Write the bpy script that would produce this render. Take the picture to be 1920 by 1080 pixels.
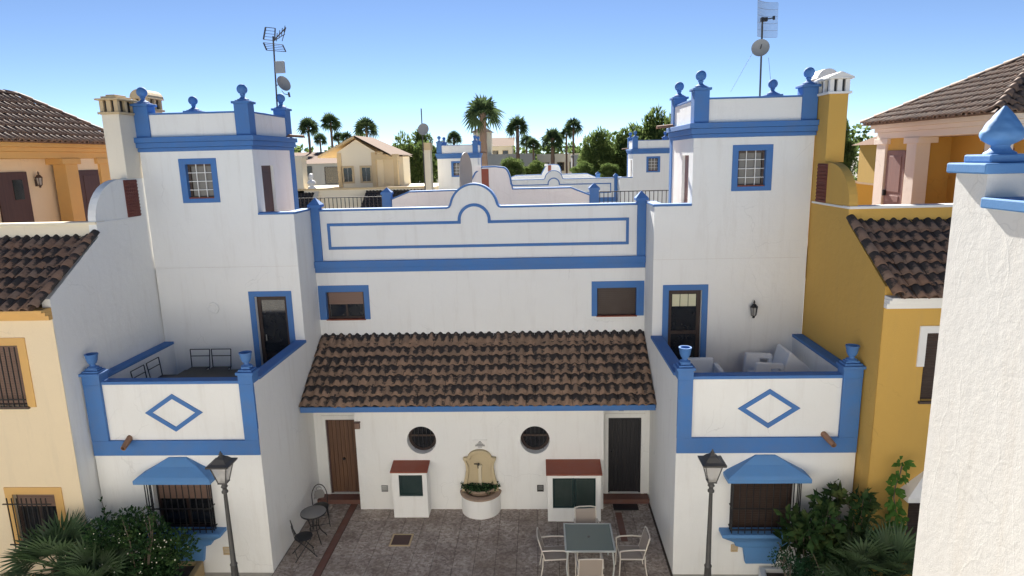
import bpy, bmesh, math, random
from mathutils import Vector, Matrix
random.seed(7)
PI = math.pi
for o in list(bpy.data.objects): bpy.data.objects.remove(o)
S = bpy.context.scene
COL = S.collection
# ------------------------------------------------------------------ camera
cam_d = bpy.data.cameras.new('camera'); cam = bpy.data.objects.new('camera', cam_d); COL.objects.link(cam)
YAW, PITCH, ROLL, FPX, CAMH = math.radians(-2.575), math.radians(11.355), math.radians(1.396), 1214.8, 8.5
_f = Vector((math.sin(YAW)*math.cos(PITCH), math.cos(YAW)*math.cos(PITCH), -math.sin(PITCH)))
_r = Vector((math.cos(YAW), -math.sin(YAW), 0)); _d = _f.cross(_r)
_r2 = math.cos(ROLL)*_r + math.sin(ROLL)*_d; _d2 = -math.sin(ROLL)*_r + math.cos(ROLL)*_d
cam.matrix_world = Matrix(((_r2.x, -_d2.x, -_f.x, 0), (_r2.y, -_d2.y, -_f.y, 0), (_r2.z, -_d2.z, -_f.z, CAMH), (0, 0, 0, 1)))
cam_d.sensor_width = 36; cam_d.lens = 36*FPX/1920; cam_d.clip_start = .1; cam_d.clip_end = 3000
S.camera = cam
# ------------------------------------------------------------------ sky and sun
SUN_AZ, SUN_EL = math.radians(-8), math.radians(34)      # azimuth from +Y towards +X
W = bpy.data.worlds.new('World'); S.world = W; W.use_nodes = True
nt = W.node_tree; bg = nt.nodes['Background']; sky = nt.nodes.new('ShaderNodeTexSky')
sky.sky_type = 'NISHITA'; sky.sun_disc = False; sky.sun_elevation = SUN_EL; sky.sun_rotation = SUN_AZ
sky.altitude = 0; sky.air_density = .46; sky.dust_density = 0; sky.ozone_density = 2.0
nt.links.new(sky.outputs[0], bg.inputs[0]); bg.inputs[1].default_value = .05
sd = bpy.data.lights.new('sun', 'SUN'); sd.energy = 5.0; sd.angle = math.radians(.5); sd.color = (1, .955, .88)
sun = bpy.data.objects.new('sun', sd); COL.objects.link(sun)
to_sun = Vector((math.sin(SUN_AZ)*math.cos(SUN_EL), math.cos(SUN_AZ)*math.cos(SUN_EL), math.sin(SUN_EL)))
sun.rotation_euler = to_sun.to_track_quat('Z', 'Y').to_euler()
S.view_settings.view_transform = 'Standard'; S.view_settings.look = 'None'
S.view_settings.exposure = 1.6; S.view_settings.gamma = 1; S.view_settings.use_curve_mapping = False
S.render.engine = 'CYCLES'; S.cycles.max_bounces = 8; S.cycles.diffuse_bounces = 5; S.cycles.transparent_max_bounces = 12
S.render.resolution_x = 1024; S.render.resolution_y = 576

# ------------------------------------------------------------------ materials
def mat_base(name):
    m = bpy.data.materials.new(name); m.use_nodes = True
    return m, m.node_tree.nodes, m.node_tree.links, m.node_tree.nodes['Principled BSDF']
def N(ns, t, **kw):
    n = ns.new(t)
    for k, v in kw.items():
        if k in n.inputs: n.inputs[k].default_value = v
        else: setattr(n, k, v)
    return n
def mixc(ns, ls, fac, a, b, bt='MIX'):
    n = ns.new('ShaderNodeMix'); n.data_type = 'RGBA'; n.blend_type = bt
    if isinstance(fac, (int, float)): n.inputs[0].default_value = fac
    else: ls.new(fac, n.inputs[0])
    for sock, v in ((n.inputs[6], a), (n.inputs[7], b)):
        if isinstance(v, tuple): sock.default_value = (*v[:3], 1)
        else: ls.new(v, sock)
    return n.outputs[2]
def ramp(ns, ls, src, p0, p1, c0=0., c1=1.):
    n = ns.new('ShaderNodeMapRange'); n.inputs[1].default_value = p0; n.inputs[2].default_value = p1
    n.inputs[3].default_value = c0; n.inputs[4].default_value = c1; ls.new(src, n.inputs[0]); return n.outputs[0]
def noise(ns, ls, co, scale, detail=4, rough=.6):
    n = N(ns, 'ShaderNodeTexNoise', Scale=scale, Detail=detail, Roughness=rough); ls.new(co, n.inputs['Vector']); return n.outputs[0]
def pos(ns):
    return ns.new('ShaderNodeNewGeometry').outputs['Position']
def scaled(ns, ls, co, s):
    n = ns.new('ShaderNodeMapping'); n.inputs['Scale'].default_value = s; ls.new(co, n.inputs[0]); return n.outputs[0]
def bump(ns, ls, h, strength, dist, p, prev=None):
    n = N(ns, 'ShaderNodeBump', Strength=strength, Distance=dist); ls.new(h, n.inputs['Height'])
    if prev: ls.new(prev, n.inputs['Normal'])
    ls.new(n.outputs[0], p.inputs['Normal']); return n.outputs[0]

def stucco(name, col, dirt=(.42, .36, .29), amt=.55, rough=.9, ridges=False, grain=1.):
    m, ns, ls, p = mat_base(name); co = pos(ns)
    big = noise(ns, ls, co, .9, 5, .65); streak = noise(ns, ls, scaled(ns, ls, co, (5, 5, .5)), 1.0, 5, .7)
    f1 = ramp(ns, ls, big, .45, .75, 0, amt*.7); f2 = ramp(ns, ls, streak, .52, .74, 0, amt)
    c = mixc(ns, ls, f1, tuple(col), tuple(.86*a+.14*b for a, b in zip(col, dirt))); c = mixc(ns, ls, f2, c, tuple(.7*a+.3*b for a, b in zip(col, dirt)))
    fine = noise(ns, ls, co, 60, 3, .7); c = mixc(ns, ls, ramp(ns, ls, fine, .3, .7, 0, .1), c, tuple(.75*a for a in col))
    wn = N(ns, 'ShaderNodeTexNoise', Scale=2.2, Detail=3); ls.new(co, wn.inputs['Vector']); wa_ = ns.new('ShaderNodeVectorMath'); wa_.operation = 'MULTIPLY_ADD'; ls.new(wn.outputs['Color'], wa_.inputs[0]); wa_.inputs[1].default_value = (.5, .5, .5); ls.new(co, wa_.inputs[2])
    vc = N(ns, 'ShaderNodeTexVoronoi', Scale=.8, feature='DISTANCE_TO_EDGE'); ls.new(wa_.outputs[0], vc.inputs['Vector'])
    ck = ns.new('ShaderNodeMath'); ck.operation = 'MULTIPLY'; ls.new(ramp(ns, ls, vc.outputs['Distance'], 0, .007, .3, 0), ck.inputs[0]); ls.new(ramp(ns, ls, noise(ns, ls, co, .7, 2), .55, .62, 0, 1), ck.inputs[1])
    c = mixc(ns, ls, ck.outputs[0], c, tuple(.55*a for a in col))
    ls.new(c, p.inputs['Base Color']); p.inputs['Roughness'].default_value = rough
    b = bump(ns, ls, fine, .35*grain, .01, p); b = bump(ns, ls, noise(ns, ls, co, 7, 4), .25*grain, .03, p, b)
    if ridges:
        d = N(ns, 'ShaderNodeTexNoise', Scale=1.3, Detail=2); ls.new(co, d.inputs['Vector'])
        add = ns.new('ShaderNodeVectorMath'); add.operation = 'MULTIPLY_ADD'; ls.new(d.outputs['Color'], add.inputs[0]); add.inputs[1].default_value = (.45, .45, .45); ls.new(scaled(ns, ls, co, (.8, 1.2, .42)), add.inputs[2])
        v = N(ns, 'ShaderNodeTexVoronoi', Scale=2.6, feature='DISTANCE_TO_EDGE'); ls.new(add.outputs[0], v.inputs['Vector'])
        line = ramp(ns, ls, v.outputs['Distance'], 0, .035, 1, 0)
        mask = ramp(ns, ls, noise(ns, ls, co, 1.1, 2), .45, .55, 0, 1)
        mu = ns.new('ShaderNodeMath'); mu.operation = 'MULTIPLY'; ls.new(line, mu.inputs[0]); ls.new(mask, mu.inputs[1])
        bump(ns, ls, mu.outputs[0], .09, .007, p, b)
    return m
def paint(name, col, rough=.6, var=.12, bumpy=.15, metal=0., spec=.4, rnd=0.):
    m, ns, ls, p = mat_base(name); co = pos(ns)
    n1 = noise(ns, ls, co, 3.0, 5, .65)
    c = mixc(ns, ls, ramp(ns, ls, n1, .35, .75, 0, 1), tuple(col), tuple(a*(1-var)+var*.5*(a+.16) for a in col))
    if rnd:
        oi = ns.new('ShaderNodeObjectInfo'); c = mixc(ns, ls, ramp(ns, ls, oi.outputs['Random'], 0, 1, 0, rnd), c, tuple(a*.3 for a in col))
    ls.new(c, p.inputs['Base Color']); p.inputs['Roughness'].default_value = rough; p.inputs['Metallic'].default_value = metal
    p.inputs['Specular IOR Level'].default_value = spec
    if bumpy: bump(ns, ls, noise(ns, ls, co, 45, 3), bumpy, .006, p)
    return m
def tile_mat(name, ca, cb, cdark, amount):
    m, ns, ls, p = mat_base(name)
    tc = ns.new('ShaderNodeTexCoord'); oc = tc.outputs['Object']; co = pos(ns); oi = ns.new('ShaderNodeObjectInfo')
    c = mixc(ns, ls, oi.outputs['Random'], ca, cb)
    c = mixc(ns, ls, ramp(ns, ls, noise(ns, ls, co, 9, 4), .35, .7, 0, .6), c, tuple(x*.5 for x in ca))
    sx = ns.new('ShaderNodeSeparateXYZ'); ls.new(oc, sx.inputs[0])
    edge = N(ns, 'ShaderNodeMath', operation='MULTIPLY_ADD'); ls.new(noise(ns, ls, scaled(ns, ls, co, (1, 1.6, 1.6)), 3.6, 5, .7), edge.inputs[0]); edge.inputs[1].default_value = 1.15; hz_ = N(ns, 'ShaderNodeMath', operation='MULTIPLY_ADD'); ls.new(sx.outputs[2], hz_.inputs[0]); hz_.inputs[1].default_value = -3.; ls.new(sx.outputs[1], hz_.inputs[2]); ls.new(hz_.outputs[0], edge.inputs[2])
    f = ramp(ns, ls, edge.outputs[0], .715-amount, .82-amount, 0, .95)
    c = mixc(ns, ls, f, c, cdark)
    c = mixc(ns, ls, ramp(ns, ls, noise(ns, ls, co, 26, 4, .8), .62, .75, 0, .35), c, (.32, .30, .26))
    ls.new(c, p.inputs['Base Color']); p.inputs['Roughness'].default_value = .72; p.inputs['Specular IOR Level'].default_value = .45
    bump(ns, ls, noise(ns, ls, co, 40, 4), .4, .006, p)
    return m
def leaf_mat(name, a, b, c3=None, rough=.5, trans=.25, matte=False):
    m, ns, ls, p = mat_base(name); co = pos(ns); oi = ns.new('ShaderNodeNewGeometry'); rough = max(rough, .6)
    c = mixc(ns, ls, oi.outputs['Random Per Island'], a, b)
    if c3: c = mixc(ns, ls, ramp(ns, ls, noise(ns, ls, co, 2.5, 3), .5, .7, 0, .8), c, c3)
    ls.new(c, p.inputs['Base Color']); p.inputs['Roughness'].default_value = rough; p.inputs['Specular IOR Level'].default_value = .04
    out = ns['Material Output']; t = ns.new('ShaderNodeBsdfTranslucent'); ls.new(c, t.inputs[0]); mx = ns.new('ShaderNodeMixShader'); mx.inputs[0].default_value = trans
    df = ns.new('ShaderNodeBsdfDiffuse'); ls.new(c, df.inputs[0])
    ls.new((df if matte else p).outputs[0], mx.inputs[1]); ls.new(t.outputs[0], mx.inputs[2]); ls.new(mx.outputs[0], out.inputs[0])
    return m
def wood_mat(name, a, b, rough=.6):
    m, ns, ls, p = mat_base(name); co = pos(ns)
    n1 = noise(ns, ls, scaled(ns, ls, co, (22, 22, 1.2)), 1, 5, .65)
    c = mixc(ns, ls, ramp(ns, ls, n1, .35, .7, 0, 1), a, b)
    ls.new(c, p.inputs['Base Color']); p.inputs['Roughness'].default_value = rough; bump(ns, ls, n1, .3, .004, p)
    return m
M = {}
WHITE = (.81, .81, .785)
M['white'] = stucco('white_stucco', WHITE)
M['near'] = stucco('near_white_stucco', (.67, .65, .61), dirt=(.5, .36, .2), amt=.45, ridges=True, grain=.65)
M['far_white'] = stucco('far_white_stucco', (.78, .76, .73), grain=.3)
M['blue'] = paint('blue_paint', (.060, .180, .45), .75, .45, .3)
M['palewash'] = paint('pale_blue_paint', (.095, .245, .50), .65, .3, .3)
M['cream'] = stucco('cream_stucco', (.80, .66, .45), amt=.45)
M['far_cream'] = stucco('far_cream_stucco', (.80, .71, .54), amt=.2, grain=.3)
M['orange'] = paint('orange_ochre_trim', (.68, .41, .14), .75, .2, .3)
M['ochre'] = stucco('ochre_stucco', (.59, .36, .085), dirt=(.4, .28, .12), amt=.45)
M['grey_wall'] = stucco('grey_render', (.42, .43, .42), amt=.3, grain=.3)
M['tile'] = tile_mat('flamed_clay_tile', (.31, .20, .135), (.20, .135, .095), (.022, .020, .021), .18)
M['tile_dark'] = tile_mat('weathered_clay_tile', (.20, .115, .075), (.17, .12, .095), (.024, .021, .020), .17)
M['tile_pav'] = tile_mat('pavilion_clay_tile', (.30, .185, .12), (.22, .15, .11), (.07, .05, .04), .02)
M['red'] = paint('red_clay_slab', (.26, .065, .035), .6, .35, .3)
M['redstrip'] = paint('worn_red_tile', (.17, .075, .055), .7, .6, .3)
M['wood'] = wood_mat('brown_door_wood', (.17, .085, .045), (.09, .045, .028))
M['darkwood'] = wood_mat('dark_brown_wood', (.045, .024, .018), (.025, .014, .012))
M['plum'] = wood_mat('plum_brown_door', (.085, .042, .038), (.06, .03, .028))
M['sunlit_door'] = wood_mat('sunlit_brown_door', (.25, .135, .115), (.20, .11, .095))  # lighter pinkish brown: sunlight on the right-hand doors put into the colour
M['blackdoor'] = wood_mat('black_door', (.020, .019, .022), (.013, .013, .016), .4)
M['shutter'] = paint('brown_shutter', (.05, .030, .022), .5, .2, 0)
M['blind'] = paint('beige_brown_blind', (.22, .135, .10), .6, .2, 0)
M['glass'] = paint('dark_window_glass', (.012, .014, .018), .08, .1, 0, spec=.6)
M['iron'] = paint('black_iron', (.012, .012, .014), .45, .2, .1)
M['lampgrey'] = paint('grey_lamp_post', (.060, .058, .056), .5, .2, .2)
M['brownmetal'] = paint('brown_metal', (.07, .045, .035), .5, .2, 0)
M['metal'] = paint('galvanised_metal', (.32, .32, .32), .4, .2, 0, metal=.7)
M['dish'] = paint('grey_dish_metal', (.30, .30, .29), .55, .2, 0)
M['whitepaint'] = paint('white_paint', (.78, .77, .74), .5, .08, 0)
M['plastic'] = paint('white_plastic', (.74, .75, .76), .45, .08, 0)
M['stone'] = stucco('sand_stone', (.55, .45, .28), dirt=(.22, .16, .09), amt=.7)
M['brick'] = stucco('basin_stone', (.36, .26, .19), dirt=(.1, .08, .06), amt=.9)
M['green'] = paint('dark_green_metal', (.010, .030, .030), .45, .2, 0)
M['meshpanel'] = paint('green_mesh_panel', (.045, .065, .058), .6, .4, 0)
M['lattice'] = paint('red_brown_lattice', (.17, .05, .038), .7, .3, .2)
M['clay'] = paint('clay_pipe', (.28, .15, .09), .8, .5, .4)
M['fabric'] = paint('taupe_sling_fabric', (.33, .28, .24), .8, .1, .2)
M['tube'] = paint('cream_metal_tube', (.62, .57, .50), .4, .08, 0)
M['mosaic'] = paint('speckled_mosaic', (.22, .21, .20), .5, .6, .3)
M['trunk'] = paint('palm_trunk_bark', (.20, .125, .08), .9, .6, .8)
M['bark'] = paint('grey_brown_bark', (.13, .10, .075), .9, .5, .6)
M['palm'] = leaf_mat('palm_leaf', (.045, .075, .034), (.085, .12, .052), None, .45, .35, True)
M['fan'] = leaf_mat('fan_palm_leaf', (.045, .085, .035), (.12, .18, .09), (.13, .17, .11), .45, .15)
M['shrub'] = leaf_mat('shrub_leaf', (.022, .055, .025), (.04, .085, .03), (.06, .10, .03), .4)
M['bush'] = leaf_mat('bush_leaf', (.02, .06, .03), (.035, .09, .045), None, .45)
M['croton'] = leaf_mat('variegated_leaf', (.025, .055, .022), (.045, .09, .03), (.13, .15, .05), .35)
M['vine'] = leaf_mat('bright_vine_leaf', (.06, .13, .025), (.09, .19, .04), None, .4)
M['pine'] = leaf_mat('pine_needles', (.06, .10, .03), (.14, .19, .06), (.19, .22, .08), .6, .5, True)
M['flower'] = paint('pale_blossom', (.75, .74, .60), .6, .1, 0)
M['redflower'] = paint('red_blossom', (.6, .03, .04), .6, .1, 0)
M['earth'] = stucco('dark_soil', (.06, .045, .032), amt=.5)
M['deck'] = paint('terrace_floor_tile', (.33, .20, .14), .7, .3, .2)
M['ground'] = stucco('dusty_ground', (.20, .18, .14), amt=.5)
M['concrete'] = stucco('pale_concrete', (.42, .39, .34), amt=.4)  # forecourt kept pale to bounce sunlight onto the facades
M['roof_far'] = stucco('far_tile_roof', (.19, .12, .085), amt=.6); M['roof_far'].node_tree.nodes['Principled BSDF'].inputs['Specular IOR Level'].default_value = .1
def paving_mat():
    m, ns, ls, p = mat_base('speckled_paving'); co = pos(ns); oi = ns.new('ShaderNodeObjectInfo')
    v = N(ns, 'ShaderNodeTexVoronoi', Scale=21); ls.new(co, v.inputs['Vector'])
    sp = ns.new('ShaderNodeSeparateColor'); ls.new(v.outputs['Color'], sp.inputs[0])
    c = mixc(ns, ls, sp.outputs[0], (.27, .215, .185), (.54, .47, .41))
    c = mixc(ns, ls, ramp(ns, ls, noise(ns, ls, co, 1.6, 6, .7), .47, .66, 0, .6), c, (.15, .105, .085))
    c = mixc(ns, ls, ramp(ns, ls, noise(ns, ls, co, .55, 4), .5, .7, 0, .45), c, (.19, .14, .095))
    c = mixc(ns, ls, ramp(ns, ls, oi.outputs['Random'], 0, 1, 0, .28), c, (.09, .065, .055))
    ls.new(c, p.inputs['Base Color']); p.inputs['Roughness'].default_value = .8; bump(ns, ls, v.outputs['Distance'], .35, .008, p)
    return m
M['paving'] = paving_mat()
def table_glass():
    m, ns, ls, p = mat_base('frosted_table_glass'); out = ns['Material Output']
    t = ns.new('ShaderNodeBsdfTransparent'); t.inputs[0].default_value = (.66, .74, .70, 1)
    p.inputs['Base Color'].default_value = (.26, .31, .29, 1); p.inputs['Roughness'].default_value = .18
    mx = ns.new('ShaderNodeMixShader'); mx.inputs[0].default_value = .55; ls.new(t.outputs[0], mx.inputs[1]); ls.new(p.outputs[0], mx.inputs[2]); ls.new(mx.outputs[0], out.inputs[0]); return m
M['tableglass'] = table_glass()
def lamp_glass():
    m, ns, ls, p = mat_base('lamp_glass'); out = ns['Material Output']
    t = ns.new('ShaderNodeBsdfTransparent'); t.inputs[0].default_value = (.9, .9, .9, 1)
    p.inputs['Base Color'].default_value = (.62, .60, .57, 1); p.inputs['Roughness'].default_value = .15
    mx = ns.new('ShaderNodeMixShader'); mx.inputs[0].default_value = .45; ls.new(t.outputs[0], mx.inputs[1]); ls.new(p.outputs[0], mx.inputs[2]); ls.new(mx.outputs[0], out.inputs[0]); return m
M['lampglass'] = lamp_glass()
M['blockglass'] = paint('frosted_bathroom_glass', (.20, .185, .16), .25, .9, .6)

# ------------------------------------------------------------------ mesh builder
class MB:
    def __init__(s): s.v = []; s.f = []
    def add(s, vs, fs):
        b = len(s.v); s.v += [tuple(q) for q in vs]; s.f += [tuple(b+i for i in f) for f in fs]; return s
    def box(s, x0, x1, y0, y1, z0, z1, skip=''):
        x0, x1 = sorted((x0, x1)); y0, y1 = sorted((y0, y1)); z0, z1 = sorted((z0, z1))
        vs = [(x0,y0,z0),(x1,y0,z0),(x1,y1,z0),(x0,y1,z0),(x0,y0,z1),(x1,y0,z1),(x1,y1,z1),(x0,y1,z1)]
        F = {'b':(0,3,2,1),'t':(4,5,6,7),'f':(0,1,5,4),'k':(2,3,7,6),'l':(3,0,4,7),'r':(1,2,6,5)}
        return s.add(vs, [q for k, q in F.items() if k not in skip])
    def prism(s, poly, P, d0, d1):
        n = len(poly); vs = [P(a, b, d0) for a, b in poly] + [P(a, b, d1) for a, b in poly]
        return s.add(vs, [tuple(range(n)), tuple(range(2*n-1, n-1, -1))] + [(i, (i+1) % n, n+(i+1) % n, n+i) for i in range(n)])
    def band(s, outer, inner, P, d0, d1, closed=True):
        n = len(outer); vs = [P(*q, d) for d in (d0, d1) for q in outer] + [P(*q, d) for d in (d0, d1) for q in inner]
        fs = []
        for i in range(n if closed else n-1):
            j = (i+1) % n
            fs += [(i, j, 2*n+j, 2*n+i), (n+i, n+j, 3*n+j, 3*n+i), (i, j, n+j, n+i), (2*n+i, 2*n+j, 3*n+j, 3*n+i)]
        if not closed: fs += [(0, n, 3*n, 2*n), (n-1, 2*n-1, 4*n-1, 3*n-1)]
        return s.add(vs, fs)
    def tube(s, p0, p1, r0, r1=None, n=8):
        r1 = r0 if r1 is None else r1; p0 = Vector(p0); p1 = Vector(p1); d = (p1-p0).normalized()
        a = d.orthogonal().normalized(); b = d.cross(a)
        vs = [p + (a*math.cos(2*PI*i/n)+b*math.sin(2*PI*i/n))*r for p, r in ((p0, r0), (p1, r1)) for i in range(n)]
        return s.add(vs, [(i, (i+1) % n, n+(i+1) % n, n+i) for i in range(n)] + [tuple(range(n)), tuple(range(n, 2*n))])
    def path(s, pts, r, n=6):
        for a, b in zip(pts, pts[1:]): s.tube(a, b, r, r, n)
        return s
    def lathe(s, c, prof, n=16, half=False, axis='z', cap=True):
        m = n+1 if half else n; vs = []
        for r, z in prof:
            for i in range(m):
                a = PI + PI*i/n if half else 2*PI*i/n
                q = (r*math.cos(a), r*math.sin(a), z) if axis == 'z' else (r*math.cos(a), z, r*math.sin(a))
                vs.append((c[0]+q[0], c[1]+q[1], c[2]+q[2]))
        fs = []
        for k in range(len(prof)-1):
            for i in range(m-1 if half else m):
                j = (i+1) % m; fs.append((k*m+i, k*m+j, (k+1)*m+j, (k+1)*m+i))
        if cap: fs += [tuple(range(m)), tuple((len(prof)-1)*m+i for i in range(m))]
        return s.add(vs, fs)
    def holewall(s, P, a0, a1, z0, z1, holes, depth, rounds=()):
        hs = list(holes) + [(c-r*1.2, c+r*1.2, z-r*1.2, z+r*1.2) for c, z, r in rounds]
        A = sorted({a0, a1, *[h[0] for h in hs], *[h[1] for h in hs]}); Z = sorted({z0, z1, *[h[2] for h in hs], *[h[3] for h in hs]})
        A = [a for a in A if a0 <= a <= a1]; Z = [z for z in Z if z0 <= z <= z1]
        for a, b in zip(A, A[1:]):
            for c, d in zip(Z, Z[1:]):
                ma, mz = (a+b)/2, (c+d)/2
                if any(h[0] < ma < h[1] and h[2] < mz < h[3] for h in hs): continue
                s.add([P(a, c, 0), P(b, c, 0), P(b, d, 0), P(a, d, 0)], [(0, 1, 2, 3)])
        for h in holes:
            q = [(h[0], h[2]), (h[1], h[2]), (h[1], h[3]), (h[0], h[3])]
            s.add([P(*k, 0) for k in q] + [P(*k, depth) for k in q], [(i, (i+1) % 4, 4+(i+1) % 4, 4+i) for i in range(4)])
        for c, z, r in rounds:
            n = 40; sq, ci = [], []
            for i in range(n):
                t = 2*PI*i/n + PI/4; k = 1.2*r/max(abs(math.cos(t)), abs(math.sin(t)))
                sq.append((c+k*math.cos(t), z+k*math.sin(t))); ci.append((c+r*math.cos(t), z+r*math.sin(t)))
            vs = [P(*q, 0) for q in sq] + [P(*q, 0) for q in ci] + [P(*q, depth) for q in ci]
            s.add(vs, [(i, (i+1) % n, n+(i+1) % n, n+i) for i in range(n)] + [(n+i, n+(i+1) % n, 2*n+(i+1) % n, 2*n+i) for i in range(n)])
        return s
    def mesh(s, name, mat, smooth=False):
        me = bpy.data.meshes.new(name); me.from_pydata(s.v, [], s.f)
        bm = bmesh.new(); bm.from_mesh(me); bmesh.ops.remove_doubles(bm, verts=bm.verts, dist=1e-5); bmesh.ops.recalc_face_normals(bm, faces=bm.faces); bm.to_mesh(me); bm.free()
        if mat: me.materials.append(M[mat])
        if smooth:
            for p in me.polygons: p.use_smooth = True
        return me
    def build(s, name, mat, parent=None, smooth=False, bevel=0., label=None):
        o = bpy.data.objects.new(name, s.mesh(name, mat, smooth)); COL.objects.link(o)
        if smooth:
            e = o.modifiers.new('split', 'EDGE_SPLIT'); e.split_angle = math.radians(45)
        if bevel:
            b = o.modifiers.new('bevel', 'BEVEL'); b.width = bevel; b.segments = 2; b.limit_method = 'ANGLE'
        setpar(o, parent)
        if label: o['label'] = label
        return o
def setpar(o, parent):
    if parent is None: return
    o.parent = parent
    if parent.type == 'EMPTY': o.matrix_parent_inverse = Matrix.Translation(-parent.location)
def inst(name, me, parent, mw):
    o = bpy.data.objects.new(name, me); COL.objects.link(o); o.parent = parent
    if parent is not None and parent.type == 'EMPTY': o.matrix_parent_inverse = Matrix.Translation(-parent.location)
    o.matrix_basis = mw; return o
def tag(o, label, cat, group=None):
    o['label'] = label; o['category'] = cat
    if group: o['group'] = group
    return o
def thing(name, label, cat, loc=(0, 0, 0), group=None):
    o = bpy.data.objects.new(name, None); COL.objects.link(o); o.location = loc; o.empty_display_size = .2
    return tag(o, label, cat, group)
def struct(o, kind='structure'):
    o['kind'] = kind; return o
def copy_tree(o, parent=None, skip=()):
    c = o.copy(); COL.objects.link(c); mpi = o.matrix_parent_inverse.copy(); c.parent = parent; c.matrix_parent_inverse = mpi
    for ch in list(o.children):
        if ch.name.split('.')[0] not in skip: copy_tree(ch, c, skip)
    return c
PY = lambda y, s=1: (lambda a, z, d: (a, y+d*s, z))       # wall facing the camera (a = X), d goes inwards
PX = lambda x, s=1: (lambda a, z, d: (x+d*s, a, z))       # wall along Y (a = Y)

# ------------------------------------------------------------------ clay tiles
TW, TL, TP = .212, .37, .31
def tile_mesh(name, mat, h=.062):
    mb = MB(); n = 10; rows = []
    for k, (y, sc, lift) in enumerate(((0, 1.0, .028), (TL, .86, .0))):
        r = []
        for i in range(n+1):
            t = i/n - .5
            z = h*sc*max(0, math.cos(PI*t/.66))**.75 if abs(t) < .33 else 0
            z += .012*(abs(t)-.33)/.17 if abs(t) > .33 else 0
            r.append((t*TW*(1.02 if y == 0 else .98), y, z+lift))
        rows.append(r)
    lip = [(x, y+.002, z-.022) for x, y, z in rows[0]]
    vs = rows[0]+rows[1]+lip; m = n+1
    mb.add(vs, [(i, i+1, m+i+1, m+i) for i in range(n)] + [(i, i+1, 2*m+i+1, 2*m+i) for i in range(n)])
    me = mb.mesh(name, mat, False)
    for p in me.polygons: p.use_smooth = p.index < n
    return me
T_MAIN = tile_mesh('clay_tile', 'tile'); T_DARK = tile_mesh('clay_tile', 'tile_dark'); T_PAV = tile_mesh('clay_tile', 'tile_pav')
def ridge_tile_mesh(name, mat, r=.095, L=.42):
    mb = MB(); n = 8
    for y0, y1, ra, rb in ((0, L, r*1.08, r*.92),):
        a = [(ra*math.cos(PI*i/n), y0, ra*math.sin(PI*i/n)) for i in range(n+1)]; b = [(rb*math.cos(PI*i/n), y1, rb*math.sin(PI*i/n)-.01) for i in range(n+1)]
        c = [(.8*x, y, .8*z) for x, y, z in a]
        mb.add(a+b+c, [(i, i+1, n+2+i, n+1+i) for i in range(n)] + [(i, i+1, 2*n+3+i, 2*n+2+i) for i in range(n)])
    return mb.mesh(name, mat, True)
R_MAIN = ridge_tile_mesh('ridge_tile', 'tile'); R_DARK = ridge_tile_mesh('ridge_tile', 'tile_dark'); R_PAV = ridge_tile_mesh('ridge_tile', 'tile_pav')
def frame_mat(o, ax, ay):
    ax = Vector(ax).normalized(); ay = Vector(ay).normalized(); az = ax.cross(ay)
    return Matrix(((ax.x, ay.x, az.x, o[0]), (ax.y, ay.y, az.y, o[1]), (ax.z, ay.z, az.z, o[2]), (0, 0, 0, 1)))
def lay_tiles(parent, me, e0, e1, up, length, clip=None, jit=.010):
    """eave from e0 to e1, slope direction up (unit), slope length"""
    e0, e1, up = Vector(e0), Vector(e1), Vector(up).normalized(); ex = (e1-e0); W_ = ex.length; ex.normalize(); nz = ex.cross(up)
    nc = int(round(W_/TW)); cw = W_/nc; nr = int(math.ceil(length/TP-.15))
    for r in range(nr):
        for c in range(nc):
            a = (c+.5)*cw; s = r*TP
            if clip and not clip(a, s+.5*TP): continue
            sl = min(s, length-TL*.8)
            p = e0 + ex*(a+random.uniform(-jit, jit)) + up*(sl+random.uniform(-jit, jit)*2) + nz*random.uniform(0, jit)
            rot = Matrix.Rotation(random.gauss(0, .028), 4, 'Z')
            inst('tile', me, parent, frame_mat(p, ex, up) @ rot)
def lay_ridge(parent, me, p0, p1, step=.36):
    p0, p1 = Vector(p0), Vector(p1); d = p1-p0; L = d.length; d.normalize(); n = max(1, int(L/step))
    side = d.cross(Vector((0, 0, 1))).normalized()
    for i in range(n): inst('ridge_tile', me, parent, frame_mat(p0+d*(i*L/n)+Vector((0, 0, random.uniform(0, .01))), side, d))

# ------------------------------------------------------------------ ground and courtyard
XC = -1.56
def U(s, u): return XC + s*u
YW, YB, YT, YC, YD = 12.07, 14.57, 15.0, 16.15, 15.1
UI, UO, UT = 4.19, 7.68, 5.03
g = MB().box(-900, 900, -300, 1500, -.4, -.03).build('ground', 'ground'); struct(g)
pat = MB().box(U(-1, UI)-6, U(1, UI)+6, -.5, 15.3, -.02, -.008).build('patio', 'concrete'); struct(pat)
slab_me = {}
x = -4.70
cols = []
while x < 2.55: cols.append(x); x += .455
struct(pat); MB().box(U(-1, UI), U(1, UI), 9.9, 15.1, -.0075, -.004).build('joint_bed', 'earth', pat)
sl = MB().box(.005, .450, .005, .450, -.007, .012).mesh('paving_slab', 'paving')
for i, x in enumerate(cols):
    for j in range(11):
        inst('paving_slab', sl, pat, Matrix.Translation((x, 9.98+.455*j, random.uniform(-.003, .001))))
sl2 = MB().box(.005, .423, .005, .450, -.007, .012).mesh('paving_slab', 'paving')
for k in range(2):
    for j in range(11): inst('paving_slab', sl2, pat, Matrix.Translation((-5.735+k*.43, 9.98+.455*j, random.uniform(-.003, .001))))
st = MB().box(0, .15, .003, .30, -.007, .013).mesh('strip_tile', 'redstrip')
for j in range(17): inst('strip_tile', st, pat, Matrix.Translation((-4.865, 9.98+.303*j, 0)))
for j in range(4): inst('strip_tile', st, pat, Matrix.Translation((1.72+.02*j*0, 13.2+.303*j, .004)))

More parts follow.
